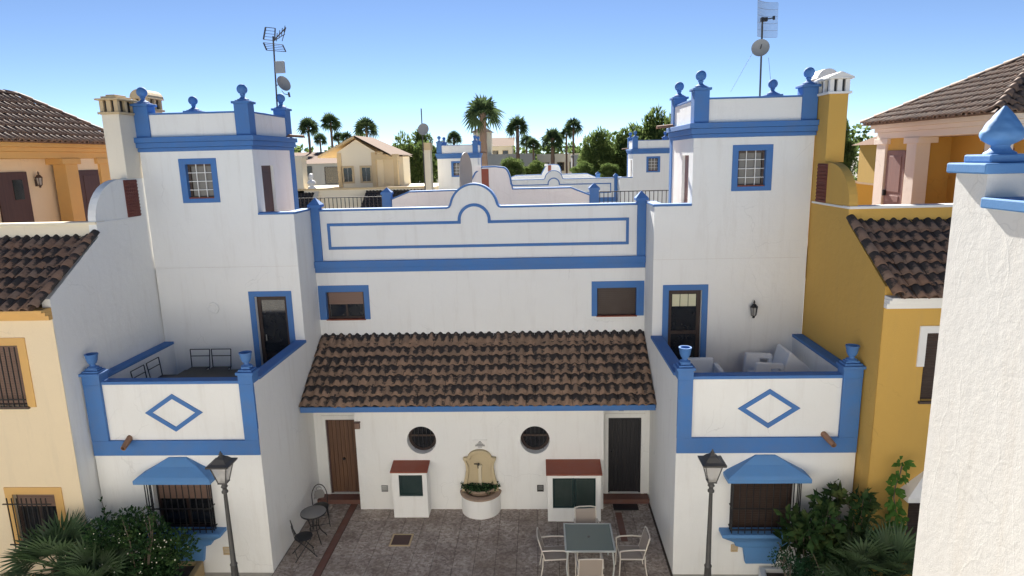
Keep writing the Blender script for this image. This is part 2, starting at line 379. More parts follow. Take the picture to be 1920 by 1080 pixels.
# ------------------------------------------------------------------ white house with blue trim
HL = thing('white_house', 'nearest white courtyard house with blue trim, two square towers and brown tiled lean-to roof', 'house', (XC, YC, 0))
def urn(mb, x, y, z):
    return mb.lathe((x, y, z), [(.11, 0), (.11, .02), (.055, .05), (.05, .08), (.075, .10), (.10, .16), (.115, .26), (.125, .27), (.125, .295), (.095, .295), (.08, .2)], 18)
def ball(mb, x, y, z, k=1.):
    prof = [(.135*k, 0), (.13*k, .02*k), (.08*k, .045*k), (.05*k, .07*k), (.044*k, .10*k), (.062*k, .115*k), (.062*k, .125*k), (.05*k, .135*k)]
    for i in range(1, 10):
        a = -PI/2+.5 + (PI-.5)*i/9; prof.append((max(.004, .118*k*math.cos(a)), (.24+.118*math.sin(a))*k))
    return mb.lathe((x, y, z), prof, 16)
def pyramid(mb, x0, x1, y0, y1, z0, z1):
    cx, cy = (x0+x1)/2, (y0+y1)/2
    return mb.add([(x0,y0,z0),(x1,y0,z0),(x1,y1,z0),(x0,y1,z0),(cx,cy,z1)], [(0,1,4),(1,2,4),(2,3,4),(3,0,4),(0,1,2,3)])
def ring_boxes(mb, x0, x1, y0, y1, z0, z1, p):
    """solid slab with overhang p on all sides"""
    x0, x1 = sorted((x0, x1)); return mb.box(x0-p, x1+p, y0-p, y1+p, z0, z1)
def window(parent, P, a0, a1, z0, z1, depth, kind, mull=1, sill=True, bars=None):
    """window set in a reveal: frame, pane(s), optional shutter"""
    w = MB().band([(a0, z0), (a1, z0), (a1, z1), (a0, z1)], [(a0+.05, z0+.05), (a1-.05, z0+.05), (a1-.05, z1-.05), (a0+.05, z1-.05)], P, depth-.05, depth+.01).build('window', 'darkwood' if kind != 'block' else 'brownmetal', parent)
    n = mull+1; wd = (a1-a0-.1)/n
    for i in range(n):
        MB().prism([(a0+.05+i*wd+.012, z0+.05), (a0+.05+(i+1)*wd-.012, z0+.05), (a0+.05+(i+1)*wd-.012, z1-.05), (a0+.05+i*wd+.012, z1-.05)], P, depth-.012, depth-.004).build('pane', 'blockglass' if kind == 'block' else 'glass', w)
    for i in range(1, n): MB().prism([(a0+.05+i*wd-.022, z0+.05), (a0+.05+i*wd+.022, z0+.05), (a0+.05+i*wd+.022, z1-.05), (a0+.05+i*wd-.022, z1-.05)], P, depth-.04, depth).build('mullion', 'darkwood', w)
    return w
def slats(P, a0, a1, z0, z1, d, pitch=.045):
    mb = MB(); n = max(1, int((z1-z0)/pitch))
    for i in range(n):
        za = z0+i*(z1-z0)/n; zb = z0+(i+1)*(z1-z0)/n-.006
        mb.prism([(a0, za), (a1, za), (a1, zb), (a0, zb)], P, d, d+.012)
        
    mb.prism([(a0, z0), (a1, z0), (a1, z1), (a0, z1)], P, d+.013, d+.016)
    return mb
def surround(P, a0, a1, z0, z1, h0, h1, k0, k1, proud=.02, bottom=True):
    """painted band round an opening (outer a0..z1, inner h0..k1)"""
    if bottom: return MB().band([(a0, z0), (a1, z0), (a1, z1), (a0, z1)], [(h0, k0), (h1, k0), (h1, k1), (h0, k1)], P, -proud, .004)
    return MB().band([(a0, z0), (a0, z1), (a1, z1), (a1, z0)], [(h0, z0), (h0, k1), (h1, k1), (h1, z0)], P, -proud, .004, closed=False)
def srt(a, b): return (a, b) if a < b else (b, a)

def side_of_house(s):
    ox = lambda u: U(s, u)
    # --- wing with balcony
    wa, wb = srt(ox(UI), ox(UO)); wc = (wa+wb)/2
    wing = MB().box(wa, wb, YW, YT+.3, -.02, 3.25, skip='ft').add([(wa, YW+.03, 3.0), (wb, YW+.03, 3.0), (wb, YW+.03, 3.25), (wa, YW+.03, 3.25)], [(0, 1, 2, 3)])
    wing.holewall(PY(YW), wa, wb, -.02, 3.0, [(wc-.62, wc+.62, .98, 2.08)], .2)
    wing = wing.build('wing', 'white', HL)
    MB().box(wa+.05, wb-.05, YW+.06, YT-.02, 3.25, 3.30).build('balcony_floor', 'deck', wing)
    ia, ib = srt(ox(UI), ox(UI+.2)); oa, ob = srt(ox(UO), ox(UO-.2))
    bal = MB().box(wa, wb, YW+.03, YW+.2, 3.25, 4.21).box(ia, ib, YW+.2, YT, 3.25, 4.21).box(oa, ob, YW+.2, YT, 3.25, 4.21).build('balcony_parapet', 'white', HL)
    MB().box(wa+.1, wb-.1, YW-.005, YW+.235, 4.21, 4.275).build('coping', 'blue', bal, bevel=.01)
    MB().box(ia-.035, ib+.035, YW+.24, YT, 4.212, 4.278).build('coping', 'blue', bal, bevel=.01)
    MB().box(oa-.02, ob+.02, YW+.24, YT, 4.212, 4.278).build('coping', 'blue', bal, bevel=.01)
    MB().box(wa+.004, wb-.004, YW-.035, YW+.028, 2.69, 3.01).build('band', 'blue', bal, bevel=.006)
    for u0, u1 in ((UI, UI+.29), (UO-.36, UO)):
        pa, pb = srt(ox(u0), ox(u1)); cx = (pa+pb)/2; outer = u1 == UO
        MB().box(pa+.002, pb-.002, YW-.037, YW+.029, 3.011, 4.2095).box(pa-.003, pb+.003, YW-.037, YW+.24, 4.21, 4.40).build('pilaster', 'blue', bal, bevel=.006)
        cap = MB().box(pa-.035, pb+.035, YW-.07, YW+.27, 4.40, 4.46).box(pa+.01, pb-.01, YW-.025, YW+.225, 4.46, 4.50).box(pa+.05, pb-.05, YW+.02, YW+.19, 4.50, 4.54)
        cap.build('pilaster_cap', 'blue', bal, bevel=.012)
        urn(MB(), cx, YW+.1, 4.54).build('urn_finial', 'blue', bal, smooth=True)
    dc = wc + .03
    MB().band([(dc-.60, 3.60), (dc, 3.19), (dc+.60, 3.60), (dc, 4.00)], [(dc-.445, 3.60), (dc, 3.295), (dc+.445, 3.60), (dc, 3.895)], PY(YW+.03), -.022, .003).build('diamond_moulding', 'blue', bal, bevel=.004)
    px = ox(UO-.76) if s < 0 else ox(UO-.64)
    sp = MB(); n = 10; a, b = Vector((px, YW+.1, 3.07)), Vector((px+s*.07*(-1 if s > 0 else 1)*-1, YW-.3, 2.97))
    d = (b-a).normalized(); e1 = Vector((1, 0, 0)); e2 = d.cross(e1).normalized()
    vs = []
    for p, r in ((a, .065), (b, .052), (b, .038), (a, .048)): vs += [p+(e1*math.cos(2*PI*i/n)+e2*math.sin(2*PI*i/n))*r for i in range(n)]
    sp.add(vs, [(k*n+i, k*n+(i+1) % n, (k+1)*n+(i+1) % n, (k+1)*n+i) for k in range(3) for i in range(n)])
    sp.build('clay_spout', 'clay', bal, smooth=True)
    # street window, hood, grille, corbelled sill
    w = window(HL, PY(YW), wc-.62, wc+.62, .98, 2.08, .17, 'wood')
    if s < 0: slats(PY(YW), wc-.56, wc+.56, 1.66, 2.04, .10, .06).build('blind', 'blind', w)
    else: slats(PY(YW), wc-.56, wc+.56, 1.03, 2.04, .10, .05).build('blind', 'shutter', w)
    hd = MB(); fz = 2.25; fy = YW-.34
    hd.box(wc-.80, wc+.80, fy, YW, fz-.05, fz+.03)
    prof = [(0, fz+.03, fy, .80), (0, fz+.085, fy+.035, .735), (0, 2.49, YW-.14, .455), (0, 2.645, YW-.03, .19)]
    vs = []
    for _, z, y, hw in prof: vs += [(wc-hw, YW, z), (wc-hw, y, z), (wc+hw, y, z), (wc+hw, YW, z)]
    hd.add(vs, [(4*k+i, 4*k+i+1, 4*k+5+i, 4*k+4+i) for k in range(3) for i in range(3)] + [(12, 13, 14, 15)])
    hd.build('window_hood', 'palewash', HL, bevel=.008)
    gr = MB()
    for z in (1.12, 1.58): gr.box(wc-.66, wc+.66, YW-.215, YW-.19, z, z+.02); gr.box(wc-.66, wc-.64, YW-.2, YW, z, z+.02); gr.box(wc+.64, wc+.66, YW-.2, YW, z, z+.02)
    gr = gr.build('window_grille', 'iron', HL)
    bar = MB().box(-.008, .008, -.008, .008, 1.06, 2.22).mesh('bar', 'iron')
    for i in range(11): inst('bar', bar, gr, Matrix.Translation((wc-.65+.13*i, YW-.215, 0)))
    for k in (1, 2):
        for sx in (-.65, .65): inst('bar', bar, gr, Matrix.Translation((wc+sx, YW-.215+.075*k, 0)))
    sl_ = MB(); vs = []
    for z, y, hw in ((1.06, -.28, .84), (.99, -.28, .84), (.93, -.22, .76), (.86, -.16, .66), (.80, -.13, .56), (.72, -.12, .53), (.66, -.10, .36), (.30, -.09, .30)):
        vs += [(wc-hw, YW, z), (wc-hw, YW+y, z), (wc+hw, YW+y, z), (wc+hw, YW, z)]
    sl_.add(vs, [(4*k+i, 4*k+i+1, 4*k+5+i, 4*k+4+i) for k in range(7) for i in range(3)] + [(0, 1, 2, 3), (28, 29, 30, 31)])
    sl_.build('window_sill', 'palewash', HL, bevel=.006)
    # --- main wall behind the balcony, to the terrace
    door = srt(ox(4.56), ox(5.33))
    mw = MB(); mw.holewall(PY(YT), wa, wb, 3.25, 6.10, [(*door, 3.32, 5.37)], .16)
    mw.box(wa, wb, YT+.012, YT+.1, 6.10, 6.118, skip='kbt')
    mw.holewall(PY(YT), wa, wb, 6.118, 7.33 if False else 7.33, [], .1)
    ix = ox(UI); mw.add([(ix, YT, 2.5), (ix, YC+.3, 2.5), (ix, YC+.3, 7.33), (ix, YT, 7.33)], [(0, 1, 2, 3)])
    ox_ = ox(UO); mw.add([(ox_, YT, 3), (ox_, 22, 3), (ox_, 22, 6.3), (ox_, YT, 6.3)], [(0, 1, 2, 3)])
    mw.add([(ix-s*-.2, YT+.2, 6.2), (ix+s*.2, YC+.3, 6.2), (ix+s*.2, YC+.3, 7.33), (ix+s*.2, YT+.2, 7.33)], [(0, 1, 2, 3)])
    mw.add([(ox(UI+.2), YT+.2, 6.2), (ox(UT), YT+.2, 6.2), (ox(UT), YT+.2, 7.33), (ox(UI+.2), YT+.2, 7.33)], [(0, 1, 2, 3)])
    mwo = mw.build('upper_wall', 'white', HL)
    ca, cb = srt(ox(UI-.03), ox(UT)); MB().box(ca, cb, YT-.03, YT+.22, 7.33, 7.385).build('coping', 'blue', mwo, bevel=.008)
    ca, cb = srt(ox(UI-.03), ox(UI+.22)); MB().box(ca, cb, YT+.222, YC-.005, 7.332, 7.383).build('coping', 'blue', mwo, bevel=.008)
    fr = srt(ox(4.42), ox(5.47)); surround(PY(YT), *fr, 3.30, 5.50, *door, 3.32, 5.37, bottom=False).build('door_surround', 'blue', HL, bevel=.006)
    td = MB().band([(door[0], 3.32), (door[0], 5.37), (door[1], 5.37), (door[1], 3.32)], [(door[0]+.09, 3.32), (door[0]+.09, 5.26), (door[1]-.09, 5.26), (door[1]-.09, 3.32)], PY(YT), .10, .15, closed=False)
    td.prism([(door[0]+.09, 3.32), (door[1]-.09, 3.32), (door[1]-.09, 3.62), (door[0]+.09, 3.62)], PY(YT), .11, .145)
    if s > 0: td.prism([(door[0]+.09, 4.28), (door[1]-.09, 4.28), (door[1]-.09, 4.36), (door[0]+.09, 4.36)], PY(YT), .11, .145)
    td = td.build('terrace_door', 'darkwood', HL, bevel=.004)
    MB().prism([(door[0]+.09, 3.62), (door[1]-.09, 3.62), (door[1]-.09, 5.26), (door[0]+.09, 5.26)], PY(YT), .128, .136).build('pane', 'glass', td)
    if s > 0:
        slats(PY(YT), door[0]+.10, door[1]-.10, 3.64, 4.94, .137, .05).build('blind', 'shutter', td)
        for i in range(3):
            aw = (door[1]-door[0]-.2)/3; MB().prism([(door[0]+.1+i*aw+.008, 4.96), (door[0]+.1+(i+1)*aw-.008, 4.96), (door[0]+.1+(i+1)*aw-.008, 5.25), (door[0]+.1+i*aw+.008, 5.25)], PY(YT), .112, .124).build('fanlight_pane', 'blockpale', td)
    else:
        MB().tube((door[0]+.16, YT+.08, 4.25), (door[0]+.16, YT+.08, 4.40), .012).build('handle', 'metal', td)
    # --- tower
    ta, tb = srt(ox(UT), ox(UO)); yb = 17.55
    wh = srt(ox(6.03), ox(6.64)); tw = MB()
    tw.holewall(PY(YT), ta, tb, 7.33, 8.83, [(*wh, 7.74, 8.53)], .15)
    fx = ox(UT); dr = (15.42, 16.12)
    tw.holewall(PX(fx, s), YT, yb, 6.2, 8.83, [(*dr, 6.3, 8.46)], .12)
    tw.add([(ox(UO), YT, 6.2), (ox(UO), yb, 6.2), (ox(UO), yb, 8.83), (ox(UO), YT, 8.83)], [(0, 1, 2, 3)]); tw.add([(ta, yb, 6.2), (tb, yb, 6.2), (tb, yb, 8.83), (ta, yb, 8.83)], [(0, 1, 2, 3)])
    tw = tw.build('tower', 'white', HL)
    co = MB()
    for z0, z1, p in ((8.83, 8.92, .03), (8.922, 9.04, .07), (9.042, 9.16, .11)): ring_boxes(co, ta, tb, YT, yb, z0, z1, p)
    co.build('cornice', 'blue', tw, bevel=.012)
    pp = MB().box(ta+.01, tb-.01, YT+.02, YT+.16, 9.16, 9.66).box(ta+.01, tb-.01, yb-.16, yb-.02, 9.16, 9.66)
    pp.box(ta+.02, ta+.16, YT+.16, yb-.16, 9.16, 9.66).box(tb-.16, tb-.02, YT+.16, yb-.16, 9.16, 9.66).build('tower_parapet', 'white', tw)
    cp = MB().box(ta+.2, tb-.2, YT, YT+.18, 9.66, 9.70).box(ta+.2, tb-.2, yb-.18, yb, 9.66, 9.70).box(ta, ta+.18, YT+.2, yb-.2, 9.661, 9.701).box(tb-.18, tb, YT+.2, yb-.2, 9.661, 9.701).build('parapet_coping', 'blue', tw, bevel=.006)
    for cx in (ta+.15, tb-.15):
        for cy in (YT+.14, yb-.16):
            MB().box(cx-.165, cx+.165, cy-.165, cy+.165, 9.162, 9.86).build('corner_pillar', 'blue', tw, bevel=.006)
            MB().box(cx-.205, cx+.205, cy-.205, cy+.205, 9.86, 9.915).box(cx-.14, cx+.14, cy-.14, cy+.14, 9.915, 9.94).build('pillar_cap', 'blue', tw, bevel=.01)
            ball(MB(), cx, cy, 9.94, 1.0).build('ball_finial', 'blue', tw, smooth=True)
    # drain spout tile on the cornice and corner down-strip
    sx_ = ox(UT-.1); MB().box(fx-s*.03, fx+s*.1, yb-.25, yb, 6.3, 8.83).build('corner_strip', 'blue', tw)
    MB().prism([(0, 0), (.05, .06), (.1, .075), (.15, .06), (.2, 0), (.18, 0), (.1, .055), (.02, 0)], lambda a, b, d: (fx-s*(.0+d), yb-.35+a, 9.18+b-d*.08), -.05, .42).build('clay_spout', 'clay', tw)
    w = window(HL, PY(YT), *wh, 7.74, 8.53, .14, 'block', 0); w.name = 'window'
    gm = MB()
    for i in (1, 2): a = wh[0]+(wh[1]-wh[0])*i/3; gm.box(a-.008, a+.008, YT+.075, YT+.09, 7.74, 8.53)
    for i in (1, 2, 3): z = 7.74+.79*i/4; gm.box(*wh, YT+.072, YT+.088, z-.008, z+.008)
    gm.build('window_bars', 'whitepaint', w)
    MB().box(wh[0], wh[1], YT+.005, YT+.13, 7.735, 7.765).build('sill', 'red', w)
    so = srt(ox(5.90), ox(6.79)); surround(PY(YT), *so, 7.64, 8.66, *wh, 7.74, 8.53).build('window_surround', 'blue', HL, bevel=.006)
    rv = MB(); q = [(wh[0]+.002, 7.742), (wh[1]-.002, 7.742), (wh[1]-.002, 8.528), (wh[0]+.002, 8.528)]
    rv.add([(a, YT-.015, z) for a, z in q] + [(a, YT+.085, z) for a, z in q], [(0, 3, 7, 4), (1, 2, 6, 5), (3, 2, 6, 7)]); rv.build('window_reveal', 'blue', HL)
    d = MB().box(fx+s*.07, fx+s*.11, dr[0], dr[1], 6.3, 8.46)
    for zz in ((6.5, 7.1), (7.25, 8.3)): d.box(fx+s*.055, fx+s*.07, dr[0]+.12, dr[1]-.12, *zz)
    d = d.build('tower_door', 'sunlit_door' if s > 0 else 'plum', HL, bevel=.006)  # sun-side door gets the painted-in sunlit tone, the other the dark brown
    MB().box(fx+s*.02, fx+s*.07, dr[1]-.1, dr[1]-.07, 7.3, 7.33).build('handle', 'metal', d)
M['blockpale'] = paint('pale_fanlight_glass', (.62, .60, .42), .2, .15, 0)
for s in (-1, 1): side_of_house(s)

# centre block
ca, cb = U(-1, UI), U(1, UI)
holes = [(U(-1, 3.98), U(-1, 2.99), 4.50, 5.22), (U(1, 2.99), U(1, 3.98), 4.50, 5.22)]
cw = MB(); cw.holewall(PY(YC), ca, cb, 3.6, 5.74, holes, .16)
cw.build('centre_wall', 'white', HL)
MB().box(U(-1, UO-.05), U(1, UO-.05), YC+.31, 27.1, 5.9, 6.25).box(U(-1, UO-.05), ca-.05, YT+.3, YC+.309, 5.9, 6.25).box(cb+.05, U(1, UO-.05), YT+.3, YC+.309, 5.9, 6.25).build('roof_terrace', 'deck', HL)
for h, kind in ((holes[0], 0), (holes[1], 1)):
    w = window(HL, PY(YC), *h, .13, 'wood', 1)
    if kind == 0: slats(PY(YC), h[0]+.05, h[1]-.05, 4.88, 5.20, .07, .05).build('blind', 'blind', w)
    else: slats(PY(YC), h[0]+.02, h[1]-.02, 4.53, 5.20, .06, .048).build('blind', 'shutter', w)
    MB().box(h[0]-.02, h[1]+.02, YC-.045, YC+.12, 4.472, 4.502).build('sill', 'red', w, bevel=.005)
for sg in (-1, 1):
    a0, a1 = srt(U(sg, 2.85), U(sg, 4.17)); h0, h1 = srt(U(sg, 2.99), U(sg, 3.98))
    MB().band([(a0, 4.49), (a0, 5.39), (a1, 5.39), (a1, 4.49)], [(h0, 4.49), (h0, 5.22), (h1, 5.22), (h1, 4.49)], PY(YC), -.02, .004, closed=False).build('window_surround', 'blue', HL, bevel=.005)
    MB().add([(h0+.002, YC-.01, 4.5), (h0+.002, YC+.08, 4.5), (h0+.002, YC+.08, 5.218), (h0+.002, YC-.01, 5.218), (h1-.002, YC-.01, 4.5), (h1-.002, YC+.08, 4.5), (h1-.002, YC+.08, 5.218), (h1-.002, YC-.01, 5.218)], [(0, 1, 2, 3), (4, 5, 6, 7), (3, 2, 6, 7)]).build('window_reveal', 'blue', HL)
# curved roof parapet
hx, hz, hr = -1.63, 7.30, .56
def parapet_outline(z0, drop=0.):
    top = []
    top += [(ca, z0), (cb, z0), (cb, 7.29)]
    for i in range(7):                                    # concave fillet right
        a = -PI/2 - (PI/2)*i/6*.75; top.append((hx+hr+.17+.0 + .14*math.cos(a)*-1*-1, 7.29+.14+.14*math.sin(a)))
    top = [(ca, z0), (cb, z0), (cb, 7.29), (hx+hr+.11, 7.29), (hx+hr+.045, 7.315), (hx+hr+.005, 7.37)]
    for i in range(1, 24):
        a = PI*.04 + (PI*.92)*i/24; top.append((hx+hr*math.cos(a), hz+hr*math.sin(a)))
    top += [(hx-hr-.005, 7.37), (hx-hr-.045, 7.315), (hx-hr-.11, 7.29), (ca, 7.29)]
    return top
ol = parapet_outline(5.73)
par = MB().prism(ol, PY(YC), 0, .24).build('roof_parapet', 'white', HL)
line = ol[2:]
def offset(pts, d):
    out = []
    for i, p in enumerate(pts):
        a = Vector(pts[max(i-1, 0)]); b = Vector(pts[min(i+1, len(pts)-1)]); t = (b-a).normalized(); out.append((p[0]-t.y*-d*1.0*-1, p[1]-t.x*d) if False else (p[0]+t.y*d, p[1]-t.x*d))
    return out
MB().band(offset(line, .052), offset(line, .001), PY(YC), -.03, .27, closed=False).build('coping', 'blue', par, bevel=.004)
cb_ = MB().box(ca+.002, cb-.002, YC-.05, YC-.001, 5.73, 5.86).box(ca+.002, cb-.002, YC-.09, YC-.0005, 5.862, 6.03); cb_.build('cornice_band', 'blue', par, bevel=.008)
ar = .415; az = 7.0
fo = [(-5.36, 6.32), (2.21, 6.32), (2.21, 6.985), (hx+ar, 6.985)] + [(hx+ar*math.cos(PI*i/20), az+ar*math.sin(PI*i/20)) for i in range(1, 20)] + [(hx-ar, 6.985), (-5.36, 6.985)]
br = ar-.075
fi = [(-5.29, 6.39), (2.14, 6.39), (2.14, 6.915), (hx+br, 6.915)] + [(hx+br*math.cos(PI*i/20), az+br*math.sin(PI*i/20)) for i in range(1, 20)] + [(hx-br, 6.915), (-5.29, 6.915)]
MB().band(fo, fi, PY(YC), -.022, .003).build('frame_moulding', 'blue', par, bevel=.004)
for sg in (-1, 1):
    pa, pb = srt(U(sg, UI-.004), U(sg, UI-.22)); MB().box(pa, pb, YC-.055, YC+.2, 6.031, 7.40).build('pilaster', 'blue', par, bevel=.006)
    mb = MB().box(pa-.05, pb+.05, YC-.1, YC+.25, 7.40, 7.46); pyramid(mb, pa-.05, pb+.05, YC-.1, YC+.25, 7.461, 7.64).build('pilaster_cap', 'blue', par, bevel=.004)

# rear ridge wall on the roof terrace
YR = 22.
rx0, rx1, rcx = -5.0, 1.68, -1.66
rl = [(rx0, 6.2), (rx1, 6.2), (rx1, 7.2), (1.06, 7.45), (-.90, 7.45), (-.93, 7.60)]
for i in range(1, 12):
    a = PI/2*i/12; rl.append((rcx+.45+.28*math.cos(a)*.9, 7.55+.62*math.sin(a)))
rl += [(rcx+.2, 8.2), (rcx-.22, 8.2), (rcx-.45, 8.02), (rcx-.72, 7.55), (rcx-.75, 7.45), (-4.4, 7.43), (rx0, 7.2)]
rw = MB().prism(rl, PY(YR), 0, .25).build('ridge_wall', 'white', HL)
MB().band(offset(rl[2:], .05), offset(rl[2:], .001), PY(YR), -.03, .28, closed=False).build('coping', 'blue', rw)
MB().box(rcx-.26, rcx-.02, YR-.03, YR+.2, 7.45, 8.16).build('vent_lattice', 'red', rw)
MB().box(rcx-.52, rcx-.265, YR-.06, YR+.2, 8.1, 8.26).build('vent_cap', 'white', rw)
for px in (-5.18, 1.85):
    mb = MB().box(px-.15, px+.15, YR-.05, YR+.25, 6.2, 7.38).box(px-.18, px+.18, YR-.08, YR+.28, 7.38, 7.45); pyramid(mb, px-.18, px+.18, YR-.08, YR+.28, 7.451, 7.62).build('post', 'blue', rw)
for (xa, xb) in ((-9.0, -5.36), (2.03, 5.9)):
    mb = MB().box(xa, xb, YR, YR+.03, 7.30, 7.33); r_ = mb.build('railing', 'iron', HL)
    bar = MB().box(-.011, .011, 0, .02, 6.3, 7.30).mesh('bar', 'iron'); n = int((xb-xa)/.135)
    for i in range(n+1): inst('bar', bar, r_, Matrix.Translation((xa+(xb-xa)*i/n, YR+.005, 0)))
    MB().box(xa, xb, YR+.04, YR+.2, 6.2, 6.62).build('kerb_wall', 'blue' if xa > 0 else 'tile_dark', HL)
# low tiled lean-to roof and ground-floor front
rf = MB().prism([(14.28, 2.84), (16.15, 4.01), (16.15, 3.9), (14.28, 2.74)], lambda a, b, d: (d, a, b), ca+.003, cb-.003).build('roof', 'tile_dark', HL)
MB().box(ca+.02, cb-.02, 14.235, 14.279, 2.70, 2.835).build('fascia', 'blue', rf, bevel=.006)
sv = Vector((0, 16.15-14.24, 4.03-2.845)); lay_tiles(rf, T_MAIN, (ca+.01, 14.19, 2.84), (cb-.01, 14.19, 2.84), sv, sv.length+.03)
lwx0, lwx1 = -4.555, 1.45
gf = MB(); gf.holewall(PY(YB), lwx0, lwx1, -.02, 2.9, [], .25, rounds=[(-2.94, 1.84, .355), (-.19, 1.83, .355)])
gf.add([(lwx0, YB, -.02), (lwx0, YD, -.02), (lwx0, YD, 2.95), (lwx0, YB, 2.9)], [(0, 1, 2, 3)]); gf.add([(lwx1, YB, -.02), (lwx1, YD, -.02), (lwx1, YD, 2.95), (lwx1, YB, 2.9)], [(0, 1, 2, 3)])
dl, dr_ = (-5.46, -4.66, .14, 2.17), (1.62, 2.43, .14, 2.17)
gf.holewall(PY(YD), ca, lwx0, -.02, 3.3, [dl], .12); gf.holewall(PY(YD), lwx1, cb, -.02, 3.3, [dr_], .12)
gf.add([(ca, 14.3, 2.735), (cb, 14.3, 2.735), (cb, YD, 3.2), (ca, YD, 3.2)], [(0, 1, 2, 3)])
gf.build('courtyard_wall', 'white', HL)
for cx, cz in ((-2.94, 1.84), (-.19, 1.83)):
    w = MB().lathe((cx, YB, cz), [(.36, .2), (.36, .25), (.29, .25), (.29, .2), (.36, .2)], 32, axis='y', cap=False).build('round_window', 'darkwood', HL)
    MB().lathe((cx, YB, cz), [(.30, .228), (.30, .235)], 32, axis='y').build('pane', 'glass', w)
    MB().box(cx-.29, cx+.29, YB+.19, YB+.22, cz+.02, cz+.06).build('rail', 'brownmetal', w)
    for k in range(5): MB().box(cx-.2+.1*k-.006, cx-.2+.1*k+.006, YB+.15, YB+.16, cz-.3, cz+.3).build('bar', 'iron', w)
for hole, mt in ((dl, 'wood'), (dr_, 'blackdoor')):
    fr = MB().band([(hole[0]-.09, .14), (hole[0]-.09, 2.28), (hole[1]+.09, 2.28), (hole[1]+.09, .14)], [(hole[0], .14), (hole[0], 2.17), (hole[1], 2.17), (hole[1], .14)], PY(YD), -.02, .003, closed=False).build('door_surround', 'white', HL)
    d = MB(); n = 7; w_ = (hole[1]-hole[0]-.08)/n
    for i in range(n): d.box(hole[0]+.04+i*w_, hole[0]+.04+(i+1)*w_-.008, YD+.06, YD+.09, .16, 2.13)
    d.box(hole[0]+.03, hole[1]-.03, YD+.075, YD+.1, .15, 2.14)
    d = d.build('front_door', mt, HL)
    MB().band([(hole[0], .14), (hole[0], 2.17), (hole[1], 2.17), (hole[1], .14)], [(hole[0]+.045, .14), (hole[0]+.045, 2.125), (hole[1]-.045, 2.125), (hole[1]-.045, .14)], PY(YD), .04, .1, closed=False).build('frame', 'plum' if mt == 'wood' else 'blackdoor', d)
    if mt == 'wood':
        MB().lathe((-5.06, YD+.06, 1.1), [(.012, 0), (.012, -.03), (.035, -.04), (.04, -.055), (.03, -.07), (.002, -.075)], 12, axis='y').build('knob', 'iron', d, smooth=True)
        MB().box(-4.74, -4.71, YD+.02, YD+.06, 1.2, 1.36).build('handle', 'iron', d)
    else: MB().box(1.70, 1.72, YD+.02, YD+.06, 1.1, 1.25).build('handle', 'iron', d)
    sa, sb = (ca+.02, lwx0-.004) if mt == 'wood' else (lwx1+.004, cb-.02)
    MB().box(sa, sb, 14.80, YD+.1, .014, .135).build('step', 'redstrip', HL, bevel=.01)

# ------------------------------------------------------------------ neighbouring houses (party wall, lean-to tiles, terrace pavilion)
def chimney(parent, s, xa, xb, y0, y1, z0, z1, wallm, capm, arch=False):
    c = MB().box(xa, xb, y0, y1, z0, z1).build('chimney', wallm, parent, bevel=.01)
    k = MB().box(xa-.05, xb+.05, y0-.05, y1+.05, z1, z1+.05)
    cy = (y0+y1)/2; hx_ = (xa+xb)/2
    for px in (xa+.035, xb-.035):
        for py in (y0+.035, cy, y1-.035): k.box(px-.045, px+.045, py-.045, py+.045, z1+.05, z1+.30)
    k.box(hx_-.05, hx_+.05, y0-.008, y0+.05, z1+.05, z1+.30)
    k.build('chimney_cap', capm, c, bevel=.006)
    r = MB()
    if arch:
        pts = [(hx_+(xb-xa+.1)/2*math.cos(PI*i/10), z1+.32+.22*math.sin(PI*i/10)) for i in range(11)]
        r.prism(pts, PY(0), y0-.06, y1+.06)
        r.box(xa-.06, xb+.06, y0-.06, y1+.06, z1+.30, z1+.325)
    else:
        r.box(xa-.07, xb+.07, y0-.07, y1+.07, z1+.30, z1+.34)
        if s > 0: r.prism([(xa-.07, z1+.341), (xb+.07, z1+.341), (hx_, z1+.45)], PY(0), y0-.07, y1+.07)
        else: r.box(xa+.02, xb-.02, y0+.02, y1-.02, z1+.341, z1+.39).box(xa+.09, xb-.09, y0+.1, y1-.1, z1+.391, z1+.43)
    r.build('cap_roof', capm, c, bevel=.008)
    MB().box(xa+.05, xb-.05, y0+.05, y1-.05, z1+.05, z1+.29).build('flue', 'blackdoor', c)
    return c
